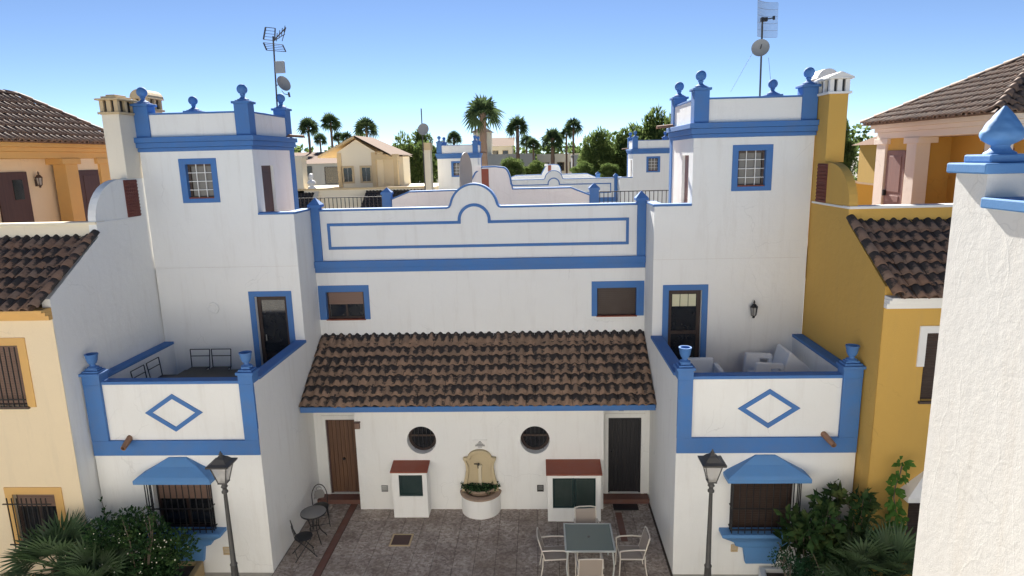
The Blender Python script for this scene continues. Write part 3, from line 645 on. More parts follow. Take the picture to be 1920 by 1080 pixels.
def neighbour(s, root, wallm, partym, trimm, capm, tme, rme, extent, pav_half, pav_rise, doorm, pavtrim, deep):
    ox = lambda u: U(s, u); up_ = 7.71; xa_ = ox(up_); xo = ox(extent); th = .36
    sgn = 1 if s > 0 else -1; th = .17
    # party wall profile along Y
    pts = [(11.60, -.02), (15.06, -.02), (15.06, 8.24), (14.2, 8.24)] + [(14.2-1.0*math.sin(PI/2*i/10), 7.36+.88*math.cos(PI/2*i/10)) for i in range(1, 11)] + [(13.2, 7.08), (11.60, 6.09)]
    pw = MB().prism(pts, lambda a, b, d: (xa_+sgn*d, a, b), 0, th).build('party_wall', partym, root)
    MB().box(xa_-sgn*.02, xa_+sgn*.01, 13.2, 14.95, 7.345, 7.385).build('ledge', partym if s < 0 else 'whitepaint', pw)
    lt = MB(); fy0, fy1 = 14.28, 14.75
    lt.box(xa_-sgn*.015, xa_+sgn*.002, fy0, fy1, 7.39, 8.22)
    for i in range(7):
        for j in range(11): lt.prism([(fy0+.034+.067*i-.03, 7.43+.075*j), (fy0+.034+.067*i, 7.43+.075*j-.03), (fy0+.034+.067*i+.03, 7.43+.075*j), (fy0+.034+.067*i, 7.43+.075*j+.03)], PX(xa_, sgn), -.035, -.014)
    lt.build('vent_lattice', 'lattice', pw)
    ch = srt(xa_-sgn*.0+sgn*.004, xa_+sgn*.40); chimney(root, s, ch[0], ch[1], 14.46, 15.06, 8.241, 9.66, wallm if s > 0 else 'cream_white', capm)
    c2 = srt(xa_+sgn*.80, xa_+sgn*1.20); chimney(root, s, c2[0], c2[1], 17.0, 17.6, 6.2, 9.93, wallm if s > 0 else 'cream_white', capm, arch=True)
    # front wall with two windows
    fa, fb = srt(xa_+sgn*.002, xo); yf = 11.58
    if s < 0: ups, los = (ox(9.39), ox(8.48), 3.97, 5.20), (ox(9.15), ox(8.27), 1.0, 2.09)
    else: ups, los = (ox(8.50), ox(9.40), 3.94, 5.23), (ox(8.50), ox(9.5), .95, 2.0)
    ups = (*srt(ups[0], ups[1]), *ups[2:]); los = (*srt(los[0], los[1]), *los[2:])
    fw = MB(); fw.holewall(PY(yf), fa, fb, -.02, 5.71, [ups, los], .16); fw.box(fa, fb, 13.2, 15.2, 5.6, 6.25).build('front_wall', wallm, root)
    for k, h in enumerate((ups, los)):
        w = window(root, PY(yf), *h, .13, 'wood')
        slats(PY(yf), h[0]+.04, h[1]-.04, h[2]+.04 if (s > 0 or k == 0) else h[3]-.3, h[3]-.03, .06, .05).build('blind', 'blind' if s < 0 else 'shutter', w)
        if s < 0: surround(PY(yf), h[0]-.15, h[1]+.16, h[2]-.02, h[3]+.15, h[0], h[1], h[2], h[3], .02, bottom=False).build('window_surround', trimm, root)
        elif k == 0:
            MB().band([(h[0]-.13, 4.6), (h[0]-.13, h[3]+.13), (h[1]+.13, h[3]+.13), (h[1]+.13, 4.6)], [(h[0], 4.6), (h[0], h[3]), (h[1], h[3]), (h[1], 4.6)], PY(yf), -.03, .004, closed=False).build('window_surround', trimm, root)
        MB().box(h[0]-.03, h[1]+.03, yf-.05, yf+.1, h[2]-.05, h[2]-.004).build('sill', 'brownmetal', w)
        if s < 0:
            gr = MB(); dd = .05 if k == 0 else .2
            for z in (h[2]+.08, h[3]-.12) if k else (h[2]+.14,): gr.box(h[0]-.06*k, h[1]+.06*k, yf-dd-.012, yf-dd+.01, z, z+.02)
            gr = gr.build('window_grille', 'iron', root); bar = MB().box(-.008, .008, -.008, .008, h[2], h[3]+.02 if k else h[3]-.02).mesh('bar', 'iron'); n = 9
            for i in range(n): inst('bar', bar, gr, Matrix.Translation((h[0]+.04+(h[1]-h[0]-.08)*i/(n-1), yf-dd, 0)))
    if s > 0:   # white hood over the low window
        hd = MB(); x0, x1 = los[0]-.22, los[1]+.2; z = 2.12
        hd.box(x0, x1, yf-.34, yf, z-.05, z+.04); hd.add([(x0, yf-.34, z+.04), (x1, yf-.34, z+.04), (x1, yf, z+.04), (x0, yf, z+.04), (x0+.55, yf, z+.52), (x1-.55, yf, z+.52)], [(0, 1, 5, 4), (0, 4, 3), (1, 2, 5)]); hd.build('window_hood', 'whitepaint', root)
    co = MB()
    for z0, z1, p in ((5.70, 5.79, .08), (5.792, 5.87, .16), (5.872, 5.93, .24)): co.box(fa, fb, yf-p, 13.1, z0, z1)
    co.build('eave_cornice', trimm, root, bevel=.008)
    # lean-to tile roof
    ra, rb = srt(xa_+sgn*.13, xo); deck = MB().prism([(11.30, 5.935), (13.2, 7.06), (13.2, 6.9), (11.30, 5.931)], lambda a, b, d: (d, a, b), ra, rb).build('roof', 'tile_dark', root)
    sv = Vector((0, 13.2-11.28, 7.06-5.93)); lay_tiles(deck, tme, (ra, 11.24, 5.935), (rb, 11.24, 5.935), sv, sv.length)
    lay_ridge(deck, rme, (xa_+sgn*.06, 11.24, 6.0), (xa_+sgn*.06, 13.2, 7.15), .33)
    tp = MB().box(*srt(xa_+sgn*th, xo), 13.2, 13.42, 6.2, 7.34).build('terrace_parapet', wallm if s > 0 else 'far_cream', root)
    MB().box(*srt(xa_-sgn*.01, xo), 13.16, 13.46, 7.342, 7.395).build('coping', 'whitepaint' if s > 0 else 'far_cream', tp, bevel=.008)
    MB().box(*srt(xa_+sgn*.002, xo), 13.42, 27., 6.0, 6.25).build('terrace_floor', 'deck', root)
    # pavilion on the terrace
    uf = 11.35; ue = 11.05; px = ox(uf); back = uf+2*pav_half-.6; y0, y1 = 14.55, 19.65
    dpt = .36
    for ya, yb in ((19.12, 19.62), (17.60, 18.06), (14.6, 14.98)) if s > 0 else ((18.92, 19.38), (17.50, 17.98), (14.6, 14.98)):
        pv = MB().box(*srt(px, ox(uf+dpt)), ya, yb, 6.25, 8.62).build('pavilion_pier', pavtrim[0], root, bevel=.01)
        MB().box(*srt(px-sgn*.03, ox(uf+dpt+.12)), ya-.12, yb+.12, 8.62, 8.778).build('capital', pavtrim[0], pv, bevel=.01)
    iw = MB(); rx = ox(uf+.07)
    iw.box(*srt(rx, ox(back)), 17.95, 19.36 if s < 0 else 19.6, 6.25, 8.775)                                  # store room
    iw.box(*srt(ox(uf+deep), ox(back)), 14.5, 17.96, 6.25, 8.775)                        # back of the porch
    iw.build('pavilion_wall', wallm, root)
    bm_ = MB()
    for z0, z1, p in ((8.78, 8.95, .0), (8.952, 9.06, .06), (9.062, 9.17, .14)): bm_.box(*srt(ox(uf-p), ox(back+p)), y0-p, y1+p, z0, z1)
    bm_.build('entablature', pavtrim[1], root, bevel=.01)
    dy0, dy1 = (18.16, 19.08) if s > 0 else (18.03, 18.87); d = MB().box(*srt(rx-sgn*.03, rx+sgn*.01), dy0, dy1, 6.3, 8.45)
    for zz in ((6.45, 6.95), (7.05, 7.22), (7.32, 8.3)): d.box(*srt(rx-sgn*.045, rx-sgn*.03), dy0+.15, dy1-.15, *zz)
    d = d.build('store_door', doorm, root, bevel=.008)
    MB().box(*srt(rx-sgn*.11, rx-sgn*.031), dy1-.12, dy1-.06, 7.2, 7.36).build('handle', 'iron', d)
    dx = ox(uf+deep); d = MB().box(*srt(dx-sgn*.04, dx+sgn*.01), 15.62, 16.62, 6.3, 8.45).build('porch_door', doorm, root, bevel=.008)
    MB().box(*srt(dx-sgn*.05, dx-sgn*.041), 16.1, 16.42, 7.75, 8.25).build('pane', 'glass', d)
    # hip roof
    L = (ue, 14.28, 20.0); ez = 9.2; ph = pav_half+.0; slope = pav_rise
    ux = lambda u: ox(u)
    y_lo, y_hi = 14.28, 20.0; r0, r1 = y_lo+ph, y_hi-ph
    if r1 < r0: r0 = r1 = (y_lo+y_hi)/2
    zt = ez+ph*slope; A = [(ux(ue), y_lo, ez), (ux(ue), y_hi, ez), (ux(ue+2*ph), y_hi, ez), (ux(ue+2*ph), y_lo, ez), (ux(ue+ph), r0, zt), (ux(ue+ph), r1, zt)]
    A += [(x, y, z-.03) for x, y, z in A[:4]]
    pr = MB().add(A, [(0, 1, 5, 4), (1, 2, 5), (2, 3, 4, 5), (3, 0, 4), (6, 7, 8, 9), (0, 1, 7, 6), (1, 2, 8, 7), (2, 3, 9, 8), (3, 0, 6, 9)]).build('pavilion_roof', 'tile_dark', root)
    sl_len = math.hypot(ph, ph*slope); yl = y_hi-y_lo
    upv = Vector((sgn*ph, 0, ph*slope)); kk = ph/sl_len
    e0, e1 = ((ux(ue)-sgn*.06, y_hi, ez-.03), (ux(ue)-sgn*.06, y_lo, ez-.03)) if s > 0 else ((ux(ue)-sgn*.06, y_lo, ez-.03), (ux(ue)-sgn*.06, y_hi, ez-.03))
    lay_tiles(pr, T_PAV, e0, e1, upv, sl_len, clip=lambda a, q: q*kk < a+.02 and q*kk < yl-a+.02)
    # front slope (towards camera), only its edge is in view
    upf = Vector((0, ph, ph*slope)); fa_, fb_ = srt(ux(ue), ux(ue+2*ph))
    lay_tiles(pr, T_PAV, (fa_, y_lo-.06, ez-.03), (fb_, y_lo-.06, ez-.03), upf, sl_len, clip=lambda a, q: q*kk < a+.02 and q*kk < 2*ph-a+.02)
    for p, q in ((A[1], A[5]), (A[0], A[4]), (A[4], A[5])):
        if (Vector(p)-Vector(q)).length > .1: lay_ridge(pr, R_PAV, Vector(p)+Vector((0, 0, .03)), Vector(q)+Vector((0, 0, .05)))
    return root
M['cream_white'] = stucco('pale_cream_stucco', (.74, .68, .57), amt=.3)
M['pinkwhite'] = stucco('warm_white_stucco', (.74, .66, .58), amt=.2)
NL = thing('cream_house', 'cream house with orange trim left of the white house, dark tiled roof and corner pavilion', 'house', (U(-1, 9.5), 12, 0))
neighbour(-1, NL, 'cream', 'white', 'orange', 'stonecap', T_DARK, R_DARK, 12.6, 1.86, .70, 'plum', ('orange', 'orange'), .46) if M.setdefault('stonecap', stucco('sandy_cap_stone', (.55, .42, .25), amt=.5)) else None
NR = thing('ochre_house', 'ochre yellow house with white trim right of the white house, columned roof pavilion', 'house', (U(1, 9.5), 12, 0))
neighbour(1, NR, 'ochre', 'ochre', 'whitepaint', 'whitepaint', T_DARK, R_DARK, 12.6, 2.85, .53, 'sunlit_door', ('pinkwhite', 'pinkwhite'), 1.1)
# gable walls and low terrace walls behind the ochre house
gw = MB().prism([(9.0, 6.2), (13.5, 6.2), (13.5, 7.0), (11.4, 7.3), (9.6, 8.2), (9.0, 8.2)], PY(24.0), 0, .25).build('ridge_wall', 'ochre', NR)
MB().band(offset([(13.5, 7.0), (11.4, 7.3), (9.6, 8.2), (9.0, 8.2)], .07), [(13.5, 7.001), (11.4, 7.301), (9.6, 8.201), (9.0, 8.201)], PY(24.0), -.04, .29, closed=False).build('coping', 'pinkwhite', gw)

# ------------------------------------------------------------------ house the viewer stands on
NH = thing('stucco_house', 'rough white stucco house wall with pale blue pillar cap, nearest at the right edge', 'house', (3.8, 0, 0))
nb = MB().box(3.8, 8.0, -7, 6.15, -.02, 6.9).box(-18, 3.79, -7, -.15, -.02, 6.9).box(-18, 3.79, -.40, -.15, 6.9, 7.6)  # unseen front behind the camera, widened to bounce sunlight into the courtyard
nb.build('wall', 'near', NH)
MB().box(3.8, 4.05, -.3, 5.73, 6.9, 7.985).box(4.05, 8.0, 5.9, 6.15, 6.9, 7.985).build('terrace_parapet', 'near', NH)
MB().box(3.755, 4.10, -.3, 5.715, 7.986, 8.075).build('coping', 'palewash', NH, bevel=.012)
pl = MB().box(3.8, 4.24, 5.73, 6.15, 6.9, 8.27).build('pillar', 'near', NH)
MB().box(3.74, 4.30, 5.67, 6.21, 8.27, 8.36).build('pillar_cap', 'palewash', pl, bevel=.014)
MB().box(3.83, 4.21, 5.76, 6.12, 8.36, 8.43).build('cap_step', 'palewash', pl, bevel=.014)
cx, cy, cz = 4.02, 5.94, 8.43
fin = MB(); n = 70; prof = [(.125, 0), (.12, .015), (.085, .035), (.07, .06)]
_q = [(0, .072), (.06, .105), (.13, .140), (.22, .160), (.32, .157), (.45, .139), (.6, .110), (.75, .076), (.88, .043), (1, .010)]
for i in range(31):
    t_ = i/30
    for (qa, ra), (qb, rb) in zip(_q, _q[1:]):
        if qa <= t_ <= qb: prof.append((ra+(rb-ra)*(t_-qa)/(qb-qa), .075+.325*t_)); break
vs = []
for k, (r, z) in enumerate(prof):
    for i in range(n):
        a = 2*PI*i/n; rr = r
        if k > 4:
            ph = (z-.075)/.075; row = int(ph); fr_ = ph-row
            rr = r*(1 + .06*abs(math.sin(3.5*a + 1.57*row + .9*ph))*math.sin(PI*min(1, fr_*.9+.1)))
        vs.append((cx+rr*math.cos(a), cy+rr*math.sin(a), cz+z*1.02))
fin.add(vs, [(k*n+i, k*n+(i+1) % n, (k+1)*n+(i+1) % n, (k+1)*n+i) for k in range(len(prof)-1) for i in range(n)] + [tuple((len(prof)-1)*n+i for i in range(n))])
fin.build('pinecone_finial', 'palewash', pl, smooth=True)

# ------------------------------------------------------------------ courtyard fittings
def cabinet(label, x0, x1, y0, z1, dx0, dx1, dz0, dz1, doors):
    t = thing('meter_cabinet', label, 'cabinet', ((x0+x1)/2, y0, 0), 'meter cabinets against the courtyard wall')
    b = MB(); b.box(x0, x1, y0, YB-.002, .0, z1, skip='f'); b.holewall(PY(y0), x0, x1, 0, z1, [(dx0, dx1, dz0, dz1)], .06); b.build('body', 'white', t)
    MB().add([(x0-.03, y0-.05, z1+.005), (x1+.03, y0-.05, z1+.005), (x1+.03, YB-.002, z1+.10), (x0-.03, YB-.002, z1+.10), (x0-.03, y0-.05, z1+.04), (x1+.03, y0-.05, z1+.04), (x1+.03, YB-.002, z1+.135), (x0-.03, YB-.002, z1+.135)], [(0,1,2,3),(4,5,6,7),(0,1,5,4),(1,2,6,5),(2,3,7,6),(3,0,4,7)]).build('slab_roof', 'red', t, bevel=.006)
    w = (dx1-dx0)/doors
    for i in range(doors):
        a, b2 = dx0+i*w+.004, dx0+(i+1)*w-.004
        d = MB().band([(a, dz0+.004), (b2, dz0+.004), (b2, dz1-.004), (a, dz1-.004)], [(a+.045, dz0+.05), (b2-.045, dz0+.05), (b2-.045, dz1-.05), (a+.045, dz1-.05)], PY(y0), .015, .04).build('door', 'green', t)
        pn = MB().box(a+.04, b2-.04, y0+.032, y0+.045, dz0+.045, dz1-.045).build('panel', 'meshpanel' if doors > 1 else 'green', d)
        if doors > 1:
            gm = MB(); k = int((b2-a-.09)/.028)
            for q in range(k): gm.box(a+.05+q*.028, a+.056+q*.028, y0+.024, y0+.031, dz0+.05, dz1-.05)
            for q in range(int((dz1-dz0-.1)/.028)): gm.box(a+.046, b2-.046, y0+.020, y0+.024, dz0+.05+q*.028, dz0+.055+q*.028)
            gm.build('wire_mesh', 'green', d)
cabinet('small white meter cabinet with one dark green door left of the fountain', -3.63, -2.79, 14.19, 1.19, -3.47, -2.90, .57, 1.12, 1)
cabinet('wide white meter cabinet with two green mesh doors behind the glass table', .09, 1.34, 14.02, 1.20, .21, 1.22, .35, 1.12, 2)
ft = thing('wall_fountain', 'sandstone wall fountain with arched back and round white basin', 'fountain', (-1.54, YB, 0)); fx = -1.54
half = [(.45, .50), (.44, .62), (.40, .78), (.36, .95), (.335, 1.12), (.345, 1.24), (.375, 1.33), (.40, 1.37), (.40, 1.41), (.31, 1.42)] + [(.30*math.cos(PI/2*i/8), 1.38+.23*math.sin(PI/2*i/8)) for i in range(1, 9)]
ol2 = [(fx+a, z) for a, z in half] + [(fx-a, z) for a, z in half[-2::-1]]
il2 = [(fx+a*.80, .50+(z-.50)*.93) for a, z in half] + [(fx-a*.80, .50+(z-.50)*.93) for a, z in half[-2::-1]]
bk = MB().prism(ol2, PY(YB), -.06, .004).build('back_panel', 'stone', ft, bevel=.012)
MB().band(ol2, il2, PY(YB), -.10, -.061, closed=False).build('moulding', 'stone', bk, bevel=.012)
MB().box(fx-.04, fx+.04, YB-.10, YB-.061, .55, 1.18).box(fx-.055, fx+.055, YB-.11, YB-.0615, 1.18, 1.24).build('water_chute', 'palestone', bk, bevel=.01) if M.setdefault('palestone', stucco('pale_stone', (.66, .58, .42), amt=.3)) else None
MB().tube((fx-.03, YB-.06, 1.26), (fx-.03, YB-.2, 1.26), .014).tube((fx-.03, YB-.2, 1.27), (fx-.03, YB-.2, 1.2), .013).box(fx-.13, fx+.01, YB-.15, YB-.13, 1.275, 1.295).build('tap', 'iron', bk)
MB().lathe((fx, YB-.001, 0), [(.47, 0), (.475, .02), (.475, .46), (.47, .48)], 28, half=True).build('basin_base', 'white', ft, smooth=True)
MB().lathe((fx, YB-.001, 0), [(.47, .48), (.50, .485), (.51, .52), (.47, .55), (.39, .55), (.38, .50)], 28, half=True).build('rim', 'brick', ft, smooth=True)
MB().lathe((fx, YB-.02, 0), [(.24, .48), (.27, .50), (.30, .56), (.38, .64), (.42, .67), (.42, .70), (.37, .70), (.33, .62)], 28, half=True).build('bowl', 'brick', ft, smooth=True)
pq = tag(MB().box(-1.69, -1.35, YB-.022, YB-.002, 1.645, 1.845).build('plaque', 'whitepaint'), 'small white tile plaque above the wall fountain', 'plaque')
mk = MB()
for k, (w_, z) in enumerate(((.05, 1.80), (.09, 1.77), (.16, 1.74), (.22, 1.715), (.24, 1.69))): mk.box(-1.52-w_/2, -1.52+w_/2, YB-.026, YB-.0225, z, z+.014)
mk.box(-1.57, -1.47, YB-.026, YB-.0225, 1.66, 1.672).build('emblem', 'lampgrey', pq)
def small_wall(name, label, cat, x0, x1, y0, y1, z0, z1, mat, bev=.006): return tag(MB().box(x0, x1, y0, y1, z0, z1).build(name, mat, bevel=bev), label, cat)
def vent(label, x0, x1, yw, z0, z1, mat):
    v = thing('wall_vent', label, 'vent', ((x0+x1)/2, yw, z0), 'square vents on the white walls')
    MB().band([(x0, z0), (x1, z0), (x1, z1), (x0, z1)], [(x0+.02, z0+.02), (x1-.02, z0+.02), (x1-.02, z1-.02), (x0+.02, z1-.02)], PY(yw), -.02, -.002).build('frame', mat, v)
    m_ = MB()
    for i in range(4): m_.box(x0+.02, x1-.02, yw-.015, yw-.006, z0+.025+i*(z1-z0-.05)/4, z0+.025+(i+.6)*(z1-z0-.05)/4)
    m_.build('louvre', mat, v)
vent('pale square vent between the brown door and the small cabinet', -4.0, -3.84, YB, .49, .66, 'dish')
vent('grey square vent between the fountain and the wide cabinet', -.16, .0, YB, .49, .66, 'lampgrey')
vent('beige vent plate under the left hooded window sill', -6.78, -6.62, YW, .42, .60, 'stonecap')
vent('beige vent plate under the right hooded window sill', 3.79, 3.93, YW, .52, .68, 'stonecap')
mb_ = thing('door_bell_box', 'small brown bell box beside the brown front door', 'box', (-4.53, YB, 2.0)); MB().box(-4.54, -4.42, YB-.06, YB-.002, 2.16, 2.30).build('case', 'blind', mb_, bevel=.006); MB().box(-4.55, -4.41, YB-.07, YB-.001, 2.31, 2.34).build('lid', 'plum', mb_)
dc = thing('drain_cover', 'square dark red drain cover in a white frame in the paving', 'drain cover', (-3.26, 13.25, 0))
MB().band([(-3.50, 13.0), (-3.02, 13.0), (-3.02, 13.48), (-3.50, 13.48)], [(-3.46, 13.04), (-3.06, 13.04), (-3.06, 13.44), (-3.46, 13.44)], lambda a, b, d: (a, b, d), .010, .022).build('frame', 'stonecap', dc)
MB().box(-3.46, -3.06, 13.04, 13.44, .008, .018).build('plate', 'plum', dc)
dm = tag(MB().box(1.70, 2.31, 14.50, 14.79, .013, .028).build('door_mat', 'blackdoor', bevel=.005), 'black door mat in front of the black front door', 'door mat')
def bulkhead(label, x, y, z):
    t = thing('wall_light', label, 'wall light', (x, y, z)); MB().box(x-.09, x+.09, y-.06, y-.002, z-.05, z+.02).build('body', 'iron', t, bevel=.01); MB().box(x-.06, x+.06, y-.09, y-.061, z-.045, z+.0).build('lens', 'lampglass', t)
bulkhead('black wall light above the brown front door', -5.14, YD, 2.48)
bulkhead('black wall light above the black front door', 1.92, YD, 2.42)
def lantern(name, label, x, y, z, dirv, mat='iron'):
    t = thing(name, label, 'lantern', (x, y, z)); dx, dy = dirv; c = (x+dx*.11, y+dy*.11)
    b = MB().box(x-.03, x+.03, y-.03, y+.03, z-.10, z+.12) if False else MB()
    b.tube((x, y, z-.10), (c[0], c[1], z-.14), .012).tube((x+dx*.01, y+dy*.01, z+.02), (x+dx*.01, y+dy*.01, z-.16), .028)
    b.build('bracket', mat, t)
    MB().lathe((*c, z), [(.012, -.20), (.035, -.185), (.025, -.165), (.055, -.14), (.062, -.13)], 6).build('base', mat, t)
    MB().lathe((*c, z), [(.052, -.13), (.075, .06)], 6).build('glass', 'lampglass', t)
    fr = MB()
    for i in range(6): a = 2*PI*i/6; fr.tube((c[0]+.056*math.cos(a), c[1]+.056*math.sin(a), z-.13), (c[0]+.079*math.cos(a), c[1]+.079*math.sin(a), z+.06), .008, n=4)
    fr.build('frame', mat, t)
    MB().lathe((*c, z), [(.095, .06), (.092, .075), (.05, .125), (.02, .15), (.012, .165), (.026, .175), (.03, .19), (.012, .205), (.008, .23)], 6).build('roof', mat, t)
lantern('wall_lantern', 'black hexagonal lantern on the white wall above the right balcony', 4.95, YT, 4.90, (0, -1))
lx = U(-1, 11.35+.46)
lantern('wall_lantern', 'brown lantern on the cream porch wall of the left pavilion', lx, 16.92, 8.22, (1, 0), 'brownmetal')
sk = tag(MB().lathe((-7.93, YT, 5.10), [(.145, -.012), (.14, -.03), (.11, -.034), (.10, -.022), (.085, -.022), (.08, -.03), (.003, -.03)], 24, axis='y').build('wall_rosette', 'white', smooth=True), 'round white plaster rosette above the left balcony', 'rosette')

# ------------------------------------------------------------------ street lamps
def street_lamp(label, x, y):
    t = thing('street_lamp', label, 'street lamp', (x, y, 0), 'street lamps in front of the wings')
    MB().lathe((x, y, 0), [(.13, 0), (.13, .12), (.10, .16), (.075, .5), (.062, .9), (.072, .93), (.05, .97), (.033, 2.42), (.06, 2.44), (.06, 2.47), (.04, 2.49), (.04, 2.53), (.065, 2.56), (.045, 2.6), (.03, 2.66)], 14).build('post', 'lampgrey', t, smooth=True)
    fr = MB(); q = ((-1, -1), (1, -1), (1, 1), (-1, 1)); lo, hi, zl, zh = .072, .145, 2.66, 2.98
    for a, b in q: fr.tube((x+a*lo, y+b*lo, zl), (x+a*hi, y+b*hi, zh), .011, n=4)
    fr.box(x-lo-.01, x+lo+.01, y-lo-.01, y+lo+.01, zl-.02, zl); fr.build('lantern_frame', 'lampgrey', t)
    MB().add([(x+a*r, y+b*r, z) for r, z in ((lo*.96, zl+.001), (hi*.96, zh)) for a, b in q], [(i, (i+1) % 4, 4+(i+1) % 4, 4+i) for i in range(4)]).build('glass', 'lampglass', t)
    vs = []; pr = [(.205, 2.985), (.212, 3.02), (.14, 3.07), (.085, 3.14), (.05, 3.165), (.03, 3.19)]
    for k, (r, z) in enumerate(pr): vs += [(x+a*r, y+b*r, z+(.025 if k < 2 else 0)) for a, b in q]
    MB().add(vs, [(4*k+i, 4*k+(i+1) % 4, 4*k+4+(i+1) % 4, 4*k+4+i) for k in range(len(pr)-1) for i in range(4)] + [(0, 1, 2, 3), (20, 21, 22, 23)]).lathe((x, y, 3.19), [(.03, 0), (.04, .02), (.02, .05), (.01, .08)], 8).build('lantern_roof', 'lampgrey', t)
    MB().lathe((x, y, 2.68), [(.025, 0), (.03, .05), (.045, .1), (.04, .16), (.01, .19)], 10).build('bulb', 'plastic', t, smooth=True)
street_lamp('grey street lamp in front of the left wing beside the shrub', -6.01, 11.0)
street_lamp('grey street lamp in front of the right wing beside the hooded window', 3.05, 11.0)

# ------------------------------------------------------------------ furniture
def tree_root(name, label, cat, group=None): return thing(name, label, cat, (0, 0, 0), group)
def garden_chair(label):
    t = tree_root('garden_chair', label, 'chair', 'garden chairs round the glass table')
    MB().prism([(-.22, .43), (.24, .45), (.24, .46), (-.22, .44)], lambda a, b, d: (d, a, b), -.22, .22).build('seat', 'fabric', t)
    MB().prism([(-.22, .46), (-.33, .87), (-.315, .87), (-.205, .46)], lambda a, b, d: (d, a, b), -.215, .215).build('backrest', 'fabric', t)
    bf = MB()
    for sx in (-1, 1): bf.tube((sx*.23, -.20, .42), (sx*.23, -.335, .89), .013)
    bf.path([(-.23, -.335, .89), (-.12, -.35, .905), (.12, -.35, .905), (.23, -.335, .89)], .013); bf.build('back_frame', 'tube', t)
    sf = MB().tube((-.23, .25, .445), (.23, .25, .445), .013).tube((-.23, -.21, .43), (.23, -.21, .43), .012)
    for sx in (-1, 1): sf.tube((sx*.23, -.21, .43), (sx*.23, .25, .445), .013)
    sf.build('seat_frame', 'tube', t)
    for sx in (-1, 1):
        MB().path([(sx*.25, -.265, .65), (sx*.26, -.05, .665), (sx*.26, .2, .655), (sx*.25, .27, .63)], .016).build('armrest', 'tube', t)
        MB().path([(sx*.25, .27, .63), (sx*.25, .26, .45), (sx*.25, .28, .0)], .014).build('leg', 'tube', t)
        MB().path([(sx*.245, -.24, .5), (sx*.25, -.25, .3), (sx*.25, -.30, .0)], .014).build('leg', 'tube', t)
    return t
gc = garden_chair('beige sling garden chair on the left side of the glass table')
spots = [((-.02+.22, 12.1), -PI/2, None), ((1.78, 12.12), PI/2, 'beige sling garden chair on the right side of the glass table'),
         ((.93, 12.78), PI, 'beige sling garden chair behind the glass table, facing the camera'), ((.88, 11.55), 0, 'beige sling garden chair in front of the glass table, back to the camera')]
for i, ((x, y), rz, lb) in enumerate(spots):
    o = gc if i == 0 else copy_tree(gc)
    o.location = (x, y, .014); o.rotation_euler = (0, 0, rz+random.uniform(-.06, .06))
    if lb: o['label'] = lb
gt = thing('glass_table', 'square glass patio table with pale metal frame at the lower right of the courtyard', 'table', (.92, 12.24, .014))
tx0, tx1, ty0, ty1 = .41, 1.43, 11.74, 12.76
MB().box(tx0+.035, tx1-.035, ty0+.035, ty1-.035, .722, .73).build('glass_top', 'tableglass', gt)
MB().band([(tx0, ty0), (tx1, ty0), (tx1, ty1), (tx0, ty1)], [(tx0+.034, ty0+.034), (tx1-.034, ty0+.034), (tx1-.034, ty1-.034), (tx0+.034, ty1-.034)], lambda a, b, d: (a, b, d), .70, .735).build('top_frame', 'dishpale', gt, bevel=.006) if M.setdefault('dishpale', paint('pale_grey_metal', (.50, .52, .50), .4, .1, 0)) else None
for a in (tx0+.06, tx1-.06):
    for b in (ty0+.06, ty1-.06): MB().path([(a, b, .70), (a+(.03 if a > .9 else -.03), b, .35), (a+(.0 if a > .9 else 0), b, .014)], .018).build('leg', 'dishpale', gt)
MB().lathe((.92, 12.25, .731), [(.02, 0), (.022, .004), (.03, .0045), (.03, 0)], 14).build('parasol_hole_ring', 'lampgrey', gt)
bt = thing('bistro_table', 'round bistro table with speckled mosaic top and curled black iron legs', 'table', (-5.24, 13.24, .014)); bx, by = -5.24, 13.24
MB().lathe((bx, by, .70), [(.27, 0), (.28, .012), (.28, .022), (.27, .026)], 28).build('table_top', 'mosaic', bt, smooth=True)
MB().lathe((bx, by, .685), [(.285, 0), (.292, .02), (.285, .038), (.281, .02)], 28, cap=False).build('rim', 'iron', bt)
for k in range(4):
    a = PI/4+PI/2*k; c, s_ = math.cos(a), math.sin(a)
    MB().path([(bx+c*r, by+s_*r, z) for r, z in ((.20, .69), (.13, .55), (.09, .4), (.11, .28), (.18, .15), (.25, .06), (.27, .014))], .011).build('leg', 'iron', bt)
MB().lathe((bx, by, .3), [(.115, 0), (.12, .01), (.115, .02), (.105, .01)], 20, cap=False).build('ring', 'iron', bt)
def bistro_chair(label):
    t = tree_root('bistro_chair', label, 'chair', 'black bistro chairs beside the left courtyard wall')
    MB().lathe((0, 0, .44), [(.17, 0), (.195, .008), (.195, .02), (.17, .028), (.002, .03)], 22).build('seat', 'iron', t, smooth=True)
    fr = [(-.17, -.13, .45)] + [(-.175*math.cos(PI*i/12)*(1.0), -.19-.05*math.sin(PI*i/12), .62+.28*math.sin(PI*i/12)) for i in range(13)] + [(.17, -.13, .45)]
    b = MB().path(fr, .011); b.path([(-.12*math.cos(PI*i/10), -.205-.03*math.sin(PI*i/10), .55+.22*math.sin(PI*i/10)) for i in range(11)], .006); b.path([(.06*math.cos(2*PI*i/12), -.22, .80+.045*math.sin(2*PI*i/12)) for i in range(13)], .005); b.build('backrest', 'iron', t)
    mp = MB().prism([(-.10, .56), (.10, .56), (.125, .66), (.09, .76), (0, .79), (-.09, .76), (-.125, .66)], lambda a, z, d: (a, -.205+d, z), -.004, .004).build('back_panel', 'mosaic', t)
    for sx in (-1, 1):
        MB().path([(sx*.16, -.12, .45), (sx*.17, .08, .2), (sx*.19, .22, 0)], .011).build('leg', 'iron', t); MB().path([(sx*.14, .14, .45), (sx*.15, -.06, .2), (sx*.19, -.24, 0)], .011).build('leg', 'iron', t)
    MB().tube((-.18, .18, .07), (.18, .18, .07), .008).tube((-.18, -.19, .09), (.18, -.19, .09), .008).build('stretcher', 'iron', t)
    return t
